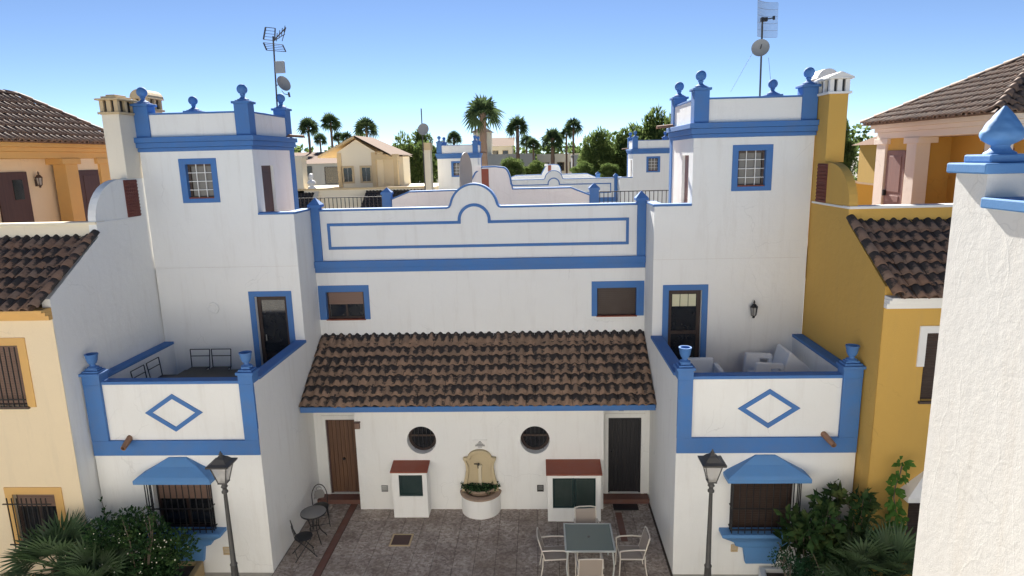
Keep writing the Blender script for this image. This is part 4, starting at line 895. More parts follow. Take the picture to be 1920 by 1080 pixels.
c1 = bistro_chair('black iron bistro chair behind the round bistro table'); c1.location = (-5.33, 13.92, .014); c1.rotation_euler = (0, 0, PI+.35)
c2 = copy_tree(c1); c2['label'] = 'black iron bistro chair in front of the round bistro table'; c2.location = (-5.28, 12.66, .014); c2.rotation_euler = (0, 0, -1.05)
# balcony furniture (left: black metal table and chairs; right: white loungers)
tb = thing('balcony_table', 'long black metal table on the left balcony', 'table', (-7.55, 14.0, 3.3))
MB().box(-8.45, -6.75, 13.65, 14.35, 3.72, 3.76).build('table_top', 'iron', tb)
for a in (-8.4, -6.8):
    for b in (13.7, 14.3): MB().box(a-.02, a+.02, b-.02, b+.02, 3.3, 3.72).build('leg', 'iron', tb)
def metal_chair(label):
    t = tree_root('metal_chair', label, 'chair', 'black metal chairs on the left balcony')
    MB().box(-.22, .22, -.22, .22, .42, .44).build('seat', 'iron', t)
    b = MB()
    for sx in (-1, 1): b.tube((sx*.22, -.22, .42), (sx*.24, -.27, .86), .012)
    for z, y in ((.86, -.27), (.70, -.25)): b.tube((-.24, y, z), (.24, y, z), .011)
    b.build('backrest', 'iron', t)
    for sx in (-1, 1):
        for sy in (-1, 1): MB().tube((sx*.21, sy*.21, .42), (sx*.22, sy*.23, 0), .012).build('leg', 'iron', t)
    return t
mc = metal_chair('black metal chair against the left balcony rear wall, nearer the party wall'); mc.location = (-8.22, 14.42, 3.3); mc.rotation_euler = (0, 0, PI)
for lb, x, y, rz in (('black metal chair against the left balcony rear wall, nearer the glass door', -7.70, 14.42, PI), ('black metal chair on the left balcony side, nearer the rear wall', -8.62, 13.85, -PI/2), ('black metal chair on the left balcony side, nearer the front parapet', -8.62, 13.28, -PI/2)):
    c = copy_tree(mc); c['label'] = lb; c.location = (x, y, 3.3); c.rotation_euler = (0, 0, rz)
sf = thing('garden_sofa', 'bulky white plastic sofa with sloping back at the right of the right balcony', 'sofa', (5.3, 14.0, 3.3))
MB().box(4.70, 5.95, 13.72, 14.42, 3.36, 3.62).build('seat', 'plastic', sf, bevel=.04)
for y in (13.66, 14.40): MB().band([(4.60, 3.31), (5.26, 3.31), (5.26, 3.97), (4.66, 4.0)], [(4.98, 3.55), (5.16, 3.55), (5.18, 3.86), (4.99, 3.87)], PY(y), 0, .12).build('armrest', 'plastic', sf, bevel=.03)
MB().prism([(5.22, 3.63), (5.36, 4.20), (5.41, 4.22), (5.98, 3.72), (5.98, 3.63)], PY(0), 13.70, 14.44).build('backrest', 'plastic', sf, bevel=.03)
ac = thing('garden_armchair', 'low white plastic armchair beside the right balcony door', 'armchair', (3.5, 13.9, 3.3))
MB().box(3.22, 3.86, 13.62, 14.12, 3.33, 3.60).build('seat', 'plastic', ac, bevel=.04)
MB().box(3.20, 3.88, 14.13, 14.25, 3.33, 3.98).build('backrest', 'plastic', ac, bevel=.05)
for x in (3.10, 3.87): MB().band([(13.60, 3.31), (14.2, 3.31), (14.2, 3.86), (13.66, 3.84)], [(13.72, 3.61), (14.05, 3.61), (14.05, 3.74), (13.74, 3.73)], PX(x), 0, .10).build('armrest', 'plastic', ac, bevel=.03)

# ------------------------------------------------------------------ antennas
def antenna_mast(label, pts): 
    t = thing('antenna_mast', label, 'antenna', pts[0], 'antenna masts on the towers'); MB().path(pts, .022, 8).build('mast', 'lampgrey', t); return t
def dish_mesh(c, nrm, r, dep=.06):
    mb = MB(); n = 24; nrm = Vector(nrm).normalized(); a = nrm.orthogonal().normalized(); b = nrm.cross(a); vs = []
    rings = [0.02, .35, .65, .88, 1.0]
    for q in rings: vs += [Vector(c)+(a*math.cos(2*PI*i/n)+b*math.sin(2*PI*i/n))*r*q+nrm*dep*q*q for i in range(n)]
    vs += [Vector(v)+nrm*-.012 for v in vs]; m = len(rings)*n
    fs = [(k*n+i, k*n+(i+1) % n, (k+1)*n+(i+1) % n, (k+1)*n+i) for k in range(4) for i in range(n)]
    fs += [tuple(m+i for i in f) for f in fs] + [(4*n+i, 4*n+(i+1) % n, m+4*n+(i+1) % n, m+4*n+i) for i in range(n)]
    return mb.add(vs, fs)
ay = 17.3
def ptY(px, py, Y):      # photo measurement helper used only for mast joints
    v = _r2*((px-960)/FPX) + _d2*((py-540)/FPX) + _f; return Vector((0, 0, CAMH)) + v*(Y/v.y)
m0, m1 = ptY(521, 222, ay), ptY(512, 68, ay); m0 = m1 + (m0-m1)*1.35
am = antenna_mast('tall mast with grid aerial, panel and small dish on the left tower', [m0, m1])
def q(px, py, dy=0): return ptY(px, py, ay+dy)
gd = MB()
for (a, b, c, d) in (((494, 74), (498, 51), (516, 53), (515, 76)), ((494, 80), (500, 94), (536, 97), (530, 84))):
    A, B_, C_, D_ = q(*a, .1), q(*b, .1), q(*c), q(*d); gd.path([A, B_, C_, D_, A], .009, 5)
    for k in (1, 2, 3): gd.tube(A.lerp(B_, k/4), D_.lerp(C_, k/4), .006, n=5)
    gd.tube(A, B_, .022, n=6); gd.tube(C_, D_, .018, n=6)
gd.build('grid_reflector', 'lampgrey', am)
yg = MB().tube(q(512, 77), q(536, 52, -.4), .016, n=6)
for k, l in ((.3, .10), (.5, .10), (.7, .09), (.9, .08)):
    p = q(512, 77).lerp(q(536, 52, -.4), k); yg.tube(p+Vector((-.02, 0, -l)), p+Vector((.02, 0, l)), .010, n=5)
yg.tube(q(515, 76), q(534, 64, -.3), .010, n=5).tube(q(529, 77, -.2), q(536, 52, -.4), .010, n=5).build('yagi_boom', 'lampgrey', am)
c = q(525, 126, -.05); MB().box(c.x-.13, c.x+.13, c.y-.03, c.y+.03, c.z-.15, c.z+.15).build('panel_antenna', 'dish', am, bevel=.02)
c = q(530, 158, -.1); MB().path([q(517, 160), c], .012).build('dish_arm', 'lampgrey', am)
dsh = dish_mesh(c, (.75, -.45, .30), .20).build('dish', 'dish', am, smooth=True)
MB().path([c+Vector((-.03, -.02, -.16)), q(533, 176, -.2), q(541, 178, -.3)], .010).tube(q(541, 173, -.3), q(543, 182, -.3), .028).build('feed_arm', 'lampgrey', am)
ay = 16.2
m0, m1 = q(1425, 172), q(1430, 32)
am = antenna_mast('mast with wire-mesh aerial and round dish on the right tower', [m1+(m0-m1)*1.3, m1])
c = q(1426, 91, -.12); dish_mesh(c, (-.35, -.9, .2), .20).build('dish', 'dish', am, smooth=True); MB().tube(c, q(1426, 91), .02).tube(c, c+Vector((-.06, -.25, .05)), .012).build('dish_arm', 'lampgrey', am)
gd = MB(); A, B_, C_, D_ = q(1420, 68), q(1421, 0), q(1459, 5, .25), q(1457, 70, .25)
for k in range(27):
    t_ = k/26; bend = Vector((0, .10*math.sin(PI*t_), 0)); gd.tube(A.lerp(D_, t_)+bend, B_.lerp(C_, t_)+bend, .0042, n=4)
for k in range(6):
    t_ = k/5; a_, b_ = A.lerp(B_, t_), D_.lerp(C_, t_); gd.path([a_.lerp(b_, i/6)+Vector((0, .10*math.sin(PI*i/6), 0)) for i in range(7)], .004, 4)
gd.build('mesh_reflector', 'metal', am)
MB().tube(q(1426, 38), q(1453, 33, -.25), .014).tube(q(1451, 30, -.25), q(1451, 37, -.25), .03).box(*srt(q(1425, 38).x, q(1437, 38).x), 16.1, 16.2, q(1430, 41).z, q(1430, 34).z).build('feed_boom', 'iron', am)
gy = MB().tube(q(1415, 92), q(1370, 172), .004, n=4).tube(q(1441, 108), q(1447, 172), .004, n=4); gy.build('guy_wires', 'lampgrey', am)
# big grey dish standing on the roof terrace behind the curved parapet
bd = thing('satellite_dish', 'large grey satellite dish seen edge-on behind the curved roof parapet', 'satellite dish', (-2.2, 19.5, 6.25))
c = ptY(867, 325, 19.6); dd = dish_mesh(c, (.975, -.2, .0), .62, .12).build('dish', 'dish', bd, smooth=True); MB().tube((c.x-.1, c.y, 6.25), (c.x-.05, c.y, c.z), .04).build('pole', 'metal', bd); MB().box(c.x-.3, c.x+.15, c.y-.2, c.y+.2, 6.25, 6.32).build('foot', 'metal', bd)

# ------------------------------------------------------------------ vegetation
def leaf(mb, p, d, up, L, w, droop=.2):
    d = Vector(d).normalized(); sd = d.cross(Vector(up)); sd = sd.normalized() if sd.length > 1e-4 else d.orthogonal().normalized(); nz = sd.cross(d)
    p = Vector(p); a = p+d*L*.5+nz*L*.05; e = p+d*L-nz*L*droop
    mb.add([p, a+sd*w, e, a-sd*w, a+nz*w*-.3], [(0, 1, 4), (1, 2, 4), (2, 3, 4), (3, 0, 4)])
def rdir(rng, zmin=-1.):
    while True:
        v = Vector((rng.uniform(-1, 1), rng.uniform(-1, 1), rng.uniform(zmin, 1)))
        if .05 < v.length < 1: return v.normalized()
def fan_leaf(mb, o, d, rng, pet, rad, nl, spread, droop, wid, roll=.5):
    """fan palm leaf: petiole then radiating leaflets"""
    d = Vector(d).normalized(); side = d.cross(Vector((0, 0, 1))); side = side.normalized() if side.length > .05 else Vector((1, 0, 0)); nz = side.cross(d); ra_ = rng.uniform(-roll, roll); side = side*math.cos(ra_)+nz*math.sin(ra_); nz = side.cross(d)
    h = Vector(o)+d*pet-Vector((0, 0, 1))*pet*.06
    mb.tube(o, h, .012*rad/.5, .007*rad/.5, 4)
    for i in range(nl):
        a = spread*(i/(nl-1)-.5)*2; L = rad*(.72+.28*math.cos(a*.55))*rng.uniform(.92, 1.05)
        l = (d*math.cos(a)+side*math.sin(a)).normalized(); t = l.cross(nz).normalized()
        fold = nz*.10*rad*(1-abs(a)/spread)
        m = h+l*L*.55+fold*.5; e = h+l*L-Vector((0, 0, 1))*droop*L*rng.uniform(.6, 1.4)
        w = wid*L
        mb.add([h, m+t*w, e, m-t*w], [(0, 1, 2, 3)])
def palm_crown(seed, nf, pet, rad, nl, zmin, droop, wid, mat):
    rng = random.Random(seed); mb = MB()
    for i in range(nf):
        a = 2.399*i; z = 1-(1-zmin)*(i+.5)/nf; r = math.sqrt(max(.02, 1-min(1, abs(z))**2))
        d = Vector((math.cos(a)*r*.9, math.sin(a)*r*.9, z+.12+rng.uniform(-.12, .12)))
        fan_leaf(mb, (0, 0, 0), d, rng, pet*rng.uniform(.8, 1.2), rad*rng.uniform(.85, 1.12), nl, 1.75, droop*(1.25-z), wid, 1.3)
    return mb.mesh('crown', mat)
crowns = [palm_crown(k, 25, .62, 1.05, 12, -.55, .26, .085, 'palm') for k in range(3)]
def trunk_mesh(r0, r1):
    mb = MB(); n = 10; vs = []; ks = 22
    for k in range(ks+1):
        t = k/ks; r = (r0*(1-t)+r1*t)*(1+.07*((k % 2)*2-1))
        vs += [(r*math.cos(2*PI*i/n), r*math.sin(2*PI*i/n), t) for i in range(n)]
    return mb.add(vs, [(k*n+i, k*n+(i+1) % n, (k+1)*n+(i+1) % n, (k+1)*n+i) for k in range(ks) for i in range(n)]).mesh('trunk', 'trunk')
tk = trunk_mesh(.24, .17)
def palm(label, px, py, Y, rpx, k, tr=1., sy=1.):
    P = ptY(px, py, Y); R = rpx*Y/FPX/1.5
    t = thing('palm_tree', label, 'palm tree', (P.x, P.y, 0), 'palm trees beyond the roofs')
    c = bpy.data.objects.new('crown', crowns[k % 3]); COL.objects.link(c); c.parent = t; c.location = (0, 0, P.z); c.scale = (R, R, R*sy); c.rotation_euler = (random.uniform(-.1, .1), random.uniform(-.1, .1), random.uniform(0, 6))
    o = bpy.data.objects.new('trunk', tk); COL.objects.link(o); o.parent = t; o.scale = (tr*R, tr*R, P.z+.22*R)
palm('tall palm with drooping fronds and thick brown trunk above the curved parapet', 905, 216, 50, 38, 0, 1.35)
palm('palm with full crown just right of the tallest palm', 970, 240, 85, 24, 1, 1.1)
palm('slender palm standing alone between the palms and the pine trees', 1075, 238, 85, 19, 2, .8)
palm('broad dark palm behind the second curved parapet', 1036, 262, 80, 23, 0, 1.3)
palm('low palm left of the broad dark palm', 1000, 272, 85, 15, 1)
palm('small palm low between the full palm and the broad dark palm', 987, 266, 95, 15, 2)
palm('small palm just left of the slender palm', 1062, 252, 90, 14, 1)
palm('small palm above the far blue tower, left of the tallest palm', 851, 260, 90, 16, 2)
palm('left one of the two tall palms right of the left tower', 578, 240, 75, 21, 0, .9)
palm('right one of the two tall palms right of the left tower', 620, 232, 80, 21, 1, .9)
palm('palm behind the gable of the far cream pavilion', 687, 242, 62, 24, 2, .9)
palm('small low palm behind the two tall left palms', 600, 262, 95, 14, 2)
palm('small palm just left of the far cream pavilion ridge', 650, 258, 95, 13, 1)
palm('small palm left of the cream chimney', 206, 246, 70, 12, 0)
palm('small palm right of the tall left palm trunk', 634, 258, 100, 12, 0)

def pine_mesh(seed, rx, rz, n, clumps, sz):
    rng = random.Random(seed); mb = MB()
    cs = []
    for i in range(clumps):
        d = rdir(rng, -.9); q = rng.uniform(.25, 1.0); cs.append((Vector((d.x*rx*q, d.y*rx*q, d.z*rz*q)), rng.uniform(.22, .42)*rx))
    for i in range(n):
        c, r = cs[rng.randrange(clumps)]; d = rdir(rng); p = c+d*r*rng.uniform(.55, 1.05)
        dd = (d*.8+rdir(rng)*.8+Vector((0, 0, .5))).normalized(); leaf(mb, p, dd, rdir(rng), sz*rng.uniform(.7, 1.4), sz*.22, 0)
    return mb.mesh('crown', 'pine')
pines = [pine_mesh(50+k, 1, 1.1, 9000, 34, .15) for k in range(3)]
def tree(name, label, X, Y, Z, rx, rz, k, group):
    t = thing(name, label, 'tree', (X, Y, 0), group)
    c = bpy.data.objects.new('crown', pines[k % 3]); COL.objects.link(c); c.parent = t; c.location = (0, 0, Z); c.scale = (rx, rx, rz); c.rotation_euler = (0, 0, k*1.3)
    mb = MB().tube((0, 0, 0), (0, 0, Z), .22*rx/2.5, .10*rx/2.5)
    for i in range(6): a = i*1.05; mb.tube((0, 0, Z*.6+.2*i*rz*.3), (math.cos(a)*rx*.6, math.sin(a)*rx*.6, Z+rz*.2*(i-2)*.4), .05*rx/2.5, .02)
    o = mb.build('trunk', 'bark'); o.parent = t
G = 'green trees beyond the roofs'
for name, lb, px, py, Y, rpx, sq in (
    ('pine_tree', 'tallest sunlit pine beside the right tower', 1222, 268, 66, 46, 1.0), ('pine_tree', 'dark pine between the slender palm and the tallest pine', 1165, 292, 64, 36, 1.0),
    ('pine_tree', 'broad low pine right of the slender palm', 1110, 290, 62, 34, 1.0), ('pine_tree', 'pine partly hidden behind the right tower', 1262, 262, 74, 38, 1.0),
    ('leafy_tree', 'dark tree between the far cream pavilion and the far chimney', 772, 302, 68, 40, 1.1), ('leafy_tree', 'tree top behind the far dish mast', 800, 278, 80, 26, 1.0),
    ('leafy_tree', 'dark tree behind the right chimneys', 1583, 275, 60, 22, 1.6), ('bush', 'rounded green bush behind the second curved parapet, left of its hump', 962, 322, 62, 26, .8),
    ('bush', 'green bush just left of the second hump', 1002, 322, 64, 24, .7), ('bush', 'pale green bush right of the second hump', 1092, 322, 58, 22, .7), ('bush', 'light green bush at the foot of the far right tower', 1145, 324, 56, 20, .7),
    ('leafy_tree', 'tree behind the left edge of the far blue tower', 828, 292, 95, 20, 1.0)):
    P = ptY(px, py, Y); R = rpx*Y/FPX; sq *= 1.0 if name == 'bush' else 1.35; tree(name, lb, P.x, P.y, P.z-(0 if name == 'bush' else R*.35), R, R*sq, len(name)+int(px) % 3, G)

def bush_obj(name, label, cat, x, y, z, rx, ry, rz, n, L, w, mat, seed, stems=10, flowers=0, fmat='flower', cl=18):
    rng = random.Random(seed); t = thing(name, label, cat, (x, y, 0)); mb = MB(); st = MB(); cs = []
    for i in range(cl):
        d = rdir(rng, -.75); q_ = rng.uniform(.4, .95); cs.append(Vector((x+d.x*rx*q_, y+d.y*ry*q_, z+d.z*rz*q_)))
    for c in cs[:stems]: st.path([(x, y, 0), ((x+c.x)/2+rng.uniform(-.1, .1), (y+c.y)/2, c.z*.5), c], .012, 5)
    for i in range(n):
        c = cs[rng.randrange(cl)]; d = rdir(rng); r = rng.uniform(.1, 1.0)**.6*.40*rx; p = c+Vector((d.x*r, d.y*r, d.z*r*.9))
        if p.z < .05: continue
        leaf(mb, p, (d*.7+rdir(rng)*.7+Vector((0, 0, .35))), rdir(rng), L*rng.uniform(.6, 1.3), w*rng.uniform(.7, 1.2), .15)
    for i in range(7):       # shoots that break the outline
        a = rng.uniform(0, 2*PI); b0 = Vector((x+math.cos(a)*rx*.6, y+math.sin(a)*ry*.6, z+rz*.55)); st.tube((x, y, 0), b0, .009, .006, 5); b1 = b0+Vector((rng.uniform(-.2, .2), rng.uniform(-.2, .2), rz*.5)); st.tube(b0, b1, .008, .004, 5)
        for k in range(12): leaf(mb, b0.lerp(b1, rng.uniform(.3, 1)), rdir(rng, -.2), rdir(rng), L*1.0, w, .15)
    mb.build('foliage', mat, t); st.build('stems', 'bark', t)
    if flowers:
        fl = MB()
        for i in range(flowers):
            c = cs[rng.randrange(cl)]; d = rdir(rng, -.2); d.y = -abs(d.y); p = c+d*.40*rx; s_ = rng.uniform(.008, .016); fl.lathe(p, [(s_*.3, -s_), (s_, 0), (s_*.3, s_)], 6)
        fl.build('blossom', fmat, t)
    return t
bush_obj('shrub', 'large dark green flowering shrub under the left hooded window', 'shrub', -7.9, 10.95, 1.05, 1.0, .55, 1.05, 9000, .085, .028, 'shrub', 11, 12, 150)
bush_obj('shrub', 'low flowering shrub at the lower left corner', 'shrub', -9.7, 10.3, .5, .6, .5, .5, 1500, .07, .022, 'shrub', 12, 8, 40)
bush_obj('shrub', 'small dense dark bush under the right hooded window', 'shrub', 4.75, 11.0, .62, .55, .45, .62, 3600, .05, .016, 'bush', 13, 8)
bush_obj('croton', 'tall croton with broad dark leaves at the right wing corner', 'plant', 5.15, 11.35, 1.15, .55, .4, .85, 520, .24, .060, 'croton', 14, 9, 0, cl=14)
bush_obj('croton', 'second croton with broad dark leaves beside the ochre wall', 'plant', 5.80, 11.45, 1.3, .42, .35, .85, 360, .22, .055, 'croton', 15, 7, 0, cl=10)
bush_obj('flower_plant', 'low plant with red blossoms at the bottom right bed', 'plant', 5.15, 10.5, .22, .35, .3, .25, 420, .08, .03, 'vine', 16, 5, 14, 'redflower')
v = thing('climbing_plant', 'bright green climbing plant on the ochre wall by the white hood', 'plant', (6.55, 11.3, 0)); rng = random.Random(5); mb = MB(); st = MB(); P_ = [Vector((6.55+.05*math.sin(k*1.3), 11.35-.03*k/10, .2+k*.24)) for k in range(12)]; st.path(P_, .012, 5)
for k in range(230):
    c = P_[rng.randrange(12)].lerp(P_[rng.randrange(12)], .5) if rng.random() < .3 else P_[rng.randrange(12)]; d = rdir(rng, -.6); d.y = -abs(d.y)*.6; leaf(mb, c+d*rng.uniform(.02, .14), d+Vector((0, 0, -.5)), Vector((0, -1, .3)), rng.uniform(.09, .16), rng.uniform(.032, .055), .1)
mb.build('foliage', 'vine', v); st.build('stem', 'bark', v)
def fan_palm(label, x, y, z, nf, rad, seed):
    rng = random.Random(seed); t = thing('fan_palm', label, 'fan palm', (x, y, 0), 'low fan palms in the beds'); mb = MB()
    for i in range(nf):
        a = 2.399*i; zz = 1.0-1.15*(i+.5)/nf; r = math.sqrt(max(.03, 1-zz*zz)); d = Vector((math.cos(a)*r, math.sin(a)*r, zz+.1))
        fan_leaf(mb, (x, y, z), d, rng, rad*rng.uniform(.8, 1.2), rad*rng.uniform(.95, 1.3), 17, 1.45, .12*(1.2-zz), .042)
    mb.build('crown', 'fan', t)
    MB().lathe((x, y, 0), [(.16, 0), (.15, z*.5), (.13, z)], 10).build('trunk', 'trunk', t)
fan_palm('fan palm in front of the barred lower left window', -9.3, 10.75, 1.0, 30, .50, 21)
fan_palm('fan palm at the bottom left beside the flowering shrub', -8.45, 10.45, .75, 30, .50, 22)
fan_palm('fan palm at the lower right in front of the crotons', 5.75, 10.95, .85, 32, .48, 23)
fan_palm('fan palm against the near stucco wall at the lower right', 6.25, 10.7, .95, 30, .46, 24)
fan_palm('small fan palm at the very bottom right', 5.4, 10.25, .55, 24, .42, 25)
ag = thing('agave', 'pale spiky agave beside the near stucco wall', 'plant', (6.0, 9.9, 0)); mb = MB(); rng = random.Random(8)
for i in range(26): a = 2.4*i; leaf(mb, (6.0, 9.9, .25), (math.cos(a), math.sin(a), .35+.9*i/26), (0, 0, 1), .62, .022, .05)
mb.build('leaves', 'agave', ag) if M.setdefault('agave', leaf_mat('pale_agave', (.20, .22, .14), (.26, .27, .18), None, .5, .1)) else None
# raised beds
def bed(label, pts, h, mat):
    t = thing('planter_bed', label, 'planter', (pts[0][0], pts[0][1], 0)); n = len(pts); cxx = sum(p[0] for p in pts)/n; cyy = sum(p[1] for p in pts)/n
    inn = []
    for p in pts: d = Vector((cxx-p[0], cyy-p[1])); d = d.normalized()*.13; inn.append((p[0]+d.x, p[1]+d.y))
    MB().band(pts, inn, lambda a, b, d: (a, b, d), -.01, h).build('kerb', mat, t, bevel=.02); MB().prism(inn, lambda a, b, d: (a, b, d), 0, h-.08).build('soil', 'earth', t)
bed('low rounded planter kerb round the left shrub and palms', [(-10.6, 11.5), (-10.6, 9.6), (-8.3, 9.5), (-7.55, 10.0), (-7.2, 10.7), (-7.1, 11.35), (-7.2, 12.0), (-9.2, 12.0), (-9.25, 11.5)], .33, 'ochrekerb') if M.setdefault('ochrekerb', stucco('weathered_ochre_kerb', (.42, .30, .15), amt=.5)) else None
bed('low planter kerb round the right crotons and palms', [(4.35, 12.0), (4.2, 11.2), (4.4, 10.2), (5.0, 9.6), (7.8, 9.5), (7.8, 11.5), (6.2, 11.5), (6.1, 12.0)], .22, 'whitepaint')
# fountain planting
fp = thing('trailing_plant', 'green trailing plant filling the fountain bowl', 'plant', (fx if False else -1.54, 14.4, .66)); mb = MB(); rng = random.Random(4)
for i in range(620):
    a = rng.uniform(PI, 2*PI); r = .46*math.sqrt(rng.random()); d = rdir(rng, -.1); leaf(mb, (-1.54+r*math.cos(a)*1.02, 14.55+r*math.sin(a)*.85, .66+rng.uniform(-.04, .10)*(1-r)), d+Vector((0, -.2, 0)), rdir(rng), rng.uniform(.05, .09), .022, .3)
mb.build('foliage', 'vinedark', fp) if M.setdefault('vinedark', leaf_mat('ivy_leaf', (.03, .065, .03), (.05, .10, .04), None, .5)) else None

# ------------------------------------------------------------------ houses farther back
far = copy_tree(HL, None, skip=('roof', 'courtyard_wall', 'front_door', 'round_window', 'step', 'door_surround', 'wing', 'balcony_parapet', 'window_hood', 'window_grille', 'window_sill', 'railing', 'kerb_wall', 'terrace_door', 'roof_terrace'))
far.location = (XC+2.62, YC+28, -.28); far['label'] = 'second white house with blue trim farther back, seen over the curved parapet'
MB().box(-6.6, 6.6, 44.6, 60, 0, 5.9).build('body', 'far_white', far)
MB().box(XC-9, XC+9, 27.2, 27.5, 0, 6.2).build('back_wall', 'white', HL)
# copy of the ochre pavilion row farther right, plain
def far_house(label, x0, x1, y0, y1, h, wallm, roof, wins, rise=1.2, tm='roof_far', group=None):
    t = thing('far_house', label, 'house', ((x0+x1)/2, y0, 0), group)
    MB().box(x0, x1, y0, y1, -.02, h).build('wall', wallm, t)
    for (a, z, w, hh) in wins:
        f = MB().band([(a-w/2-.07, z-.07), (a+w/2+.07, z-.07), (a+w/2+.07, z+hh+.07), (a-w/2-.07, z+hh+.07)], [(a-w/2, z), (a+w/2, z), (a+w/2, z+hh), (a-w/2, z+hh)], PY(y0), -.04, .02).build('window', 'stonecap' if wallm != 'grey_wall' else 'lampgrey', t)
        MB().box(a-w/2, a+w/2, y0-.015, y0-.004, z, z+hh).build('pane', 'glass', f)
    o = .35
    if roof == 'hip':
        mx, my = (x0+x1)/2, (y0+y1)/2; MB().add([(x0-o, y0-o, h), (x1+o, y0-o, h), (x1+o, y1+o, h), (x0-o, y1+o, h), (mx, my-.3, h+rise), (mx, my+.3, h+rise)], [(0, 1, 4), (1, 2, 5, 4), (2, 3, 5), (3, 0, 4, 5), (0, 1, 2, 3)]).build('roof', tm, t)
    elif roof == 'flat': MB().box(x0-.06, x1+.06, y0-.06, y1+.06, h, h+.12).build('coping', wallm, t)
    elif roof == 'slope': MB().add([(x0-o, y0-o, h), (x1+o, y0-o, h), (x1+o, y1, h+rise), (x0-o, y1, h+rise)], [(0, 1, 2, 3)]).build('roof', tm, t)
    return t
gy_ = thing('cream_pavilion', 'far cream gabled pavilion with two small windows and tiled roof', 'house', (-12.5, 45, 0)); x0, x1, y0 = -13.85, -11.2, 45.
w_ = MB().prism([(x0, -.02), (x1, -.02), (x1, 9.15), (-12.5, 9.98), (x0, 9.15)], PY(y0), 0, 4.6).box(x1, -9.75, y0+2.2, y0+4.6, 0, 8.9).build('wall', 'far_cream', gy_)
for a in (-13.18, -11.9):
    f = MB().band([(a-.44, 7.03), (a+.44, 7.03), (a+.44, 8.22), (a-.44, 8.22)], [(a-.29, 7.15), (a+.29, 7.15), (a+.29, 8.08), (a-.29, 8.08)], PY(y0), -.05, .01).build('window', 'stonecap', gy_); MB().box(a-.29, a+.29, y0-.02, y0-.006, 7.15, 8.08).build('pane', 'glass', f); MB().box(a-.02, a+.02, y0-.035, y0-.021, 7.15, 8.08).box(a-.20, a+.20, y0-.019, y0-.0185+.012, 7.2, 8.0).build('curtain', 'dish', f)
for a in (x0-.02, x1-.28): MB().box(a, a+.30, y0-.05, y0+.25, 4.5, 9.1).build('pilaster', 'orange_pale', gy_) if M.setdefault('orange_pale', paint('pale_ochre_trim', (.64, .48, .27), .8, .2, .2)) else None
MB().box(-10.0, -9.7, y0-.0, y0+.35, 6.2, 8.9).build('column', 'orange_pale', gy_); MB().box(x1, -9.65, y0-.05, y0+.4, 8.6, 8.95).build('beam', 'orange_pale', gy_)
MB().add([(-15.1, y0-.35, 8.93), (-12.5, y0-.35, 10.24), (-12.5, y0+5, 10.24), (-15.1, y0+5, 8.93), (-15.1, y0-.35, 8.80), (-12.5, y0-.35, 10.10), (-12.5, y0+5, 10.1), (-15.1, y0+5, 8.8)], [(0,1,2,3),(4,5,6,7),(0,1,5,4),(0,3,7,4)]).add([(-12.5, y0-.35, 10.1), (-10.05, y0-.35, 8.78), (-9.6, y0+2, 8.78), (-9.6, y0+5, 8.78), (-12.5, y0+5, 10.1)], [(0, 1, 2, 3, 4)]).build('soffit', 'orange_pale', gy_)
rr = MB().add([(-12.5, y0-.37, 10.25), (-10.0, y0-.37, 8.90), (-9.55, y0+2, 8.90), (-9.55, y0+5, 8.9), (-12.5, y0+5, 10.25)], [(0, 1, 2, 3, 4)]).add([(-15.1, y0-.37, 8.94), (-12.5, y0-.37, 10.25), (-12.5, y0+5, 10.25), (-15.1, y0+5, 8.94)], [(0, 1, 2, 3)]).build('roof', 'roof_far', gy_)
# tiled lean-to and terrace in front of the far pavilion
fl = thing('far_terrace_house', 'cream terrace with dark tiled lean-to roof in front of the far gabled pavilion', 'house', (-14, 40, 0))
MB().box(-24, -6.9, 41.5, 50, 0, 6.75).build('wall', 'far_cream', fl)
MB().box(-24, -6.9, 41.45, 41.7, 6.751, 6.87).build('coping', 'orange_pale', fl)
def far_tiles(parent, xa, xb, y0, z0, y1, z1):
    mb = MB(); nx = int((xb-xa)/.05); ny = 9; g_ = [[None]*(nx+1) for _ in range(ny*2)]; vs = []; 
    for j in range(ny*2):
        t_ = (j//2+(j % 2)*.98)/ny; lift = .05 if j % 2 == 0 else 0
        for i in range(nx+1): xx = xa+(xb-xa)*i/nx; vs.append((xx, y0+(y1-y0)*t_, z0+(z1-z0)*t_+lift+.06*max(0, math.cos(2*PI*xx/.22))))
    mb.add(vs, [(j*(nx+1)+i, j*(nx+1)+i+1, (j+1)*(nx+1)+i+1, (j+1)*(nx+1)+i) for j in range(ny*2-1) for i in range(nx)])
    return mb.build('tile_roof', 'tile_dark', parent)
far_tiles(fl, -20, -14.4, 39.2, 5.1, 41.45, 6.6); far_tiles(fl, -11.0, -6.6, 39.2, 5.4, 41.45, 6.65)
MB().prism([(38.9, 4.8), (41.5, 6.7), (41.5, 4)], lambda a, b, d: (d, a, b), -14.38, -14.1).build('verge_wall', 'far_cream', fl)
MB().box(-15.9, -15.1, 41.5, 42.4, 6.2, 8.75).box(-15.98, -15.02, 41.42, 42.48, 8.75, 8.95).build('chimney', 'far_cream', fl)
bu = thing('bust_statue', 'small white bust on the far cream terrace wall', 'statue', (-14.9, 41.6, 6.87)); MB().lathe((-14.6, 41.6, 6.87), [(.25, 0), (.22, .1), (.12, .16), (.28, .34), (.22, .48), (.09, .54), (.08, .60), (.15, .68), (.16, .80), (.11, .92), (.01, .96)], 14).build('torso', 'whitepaint', bu, smooth=True)
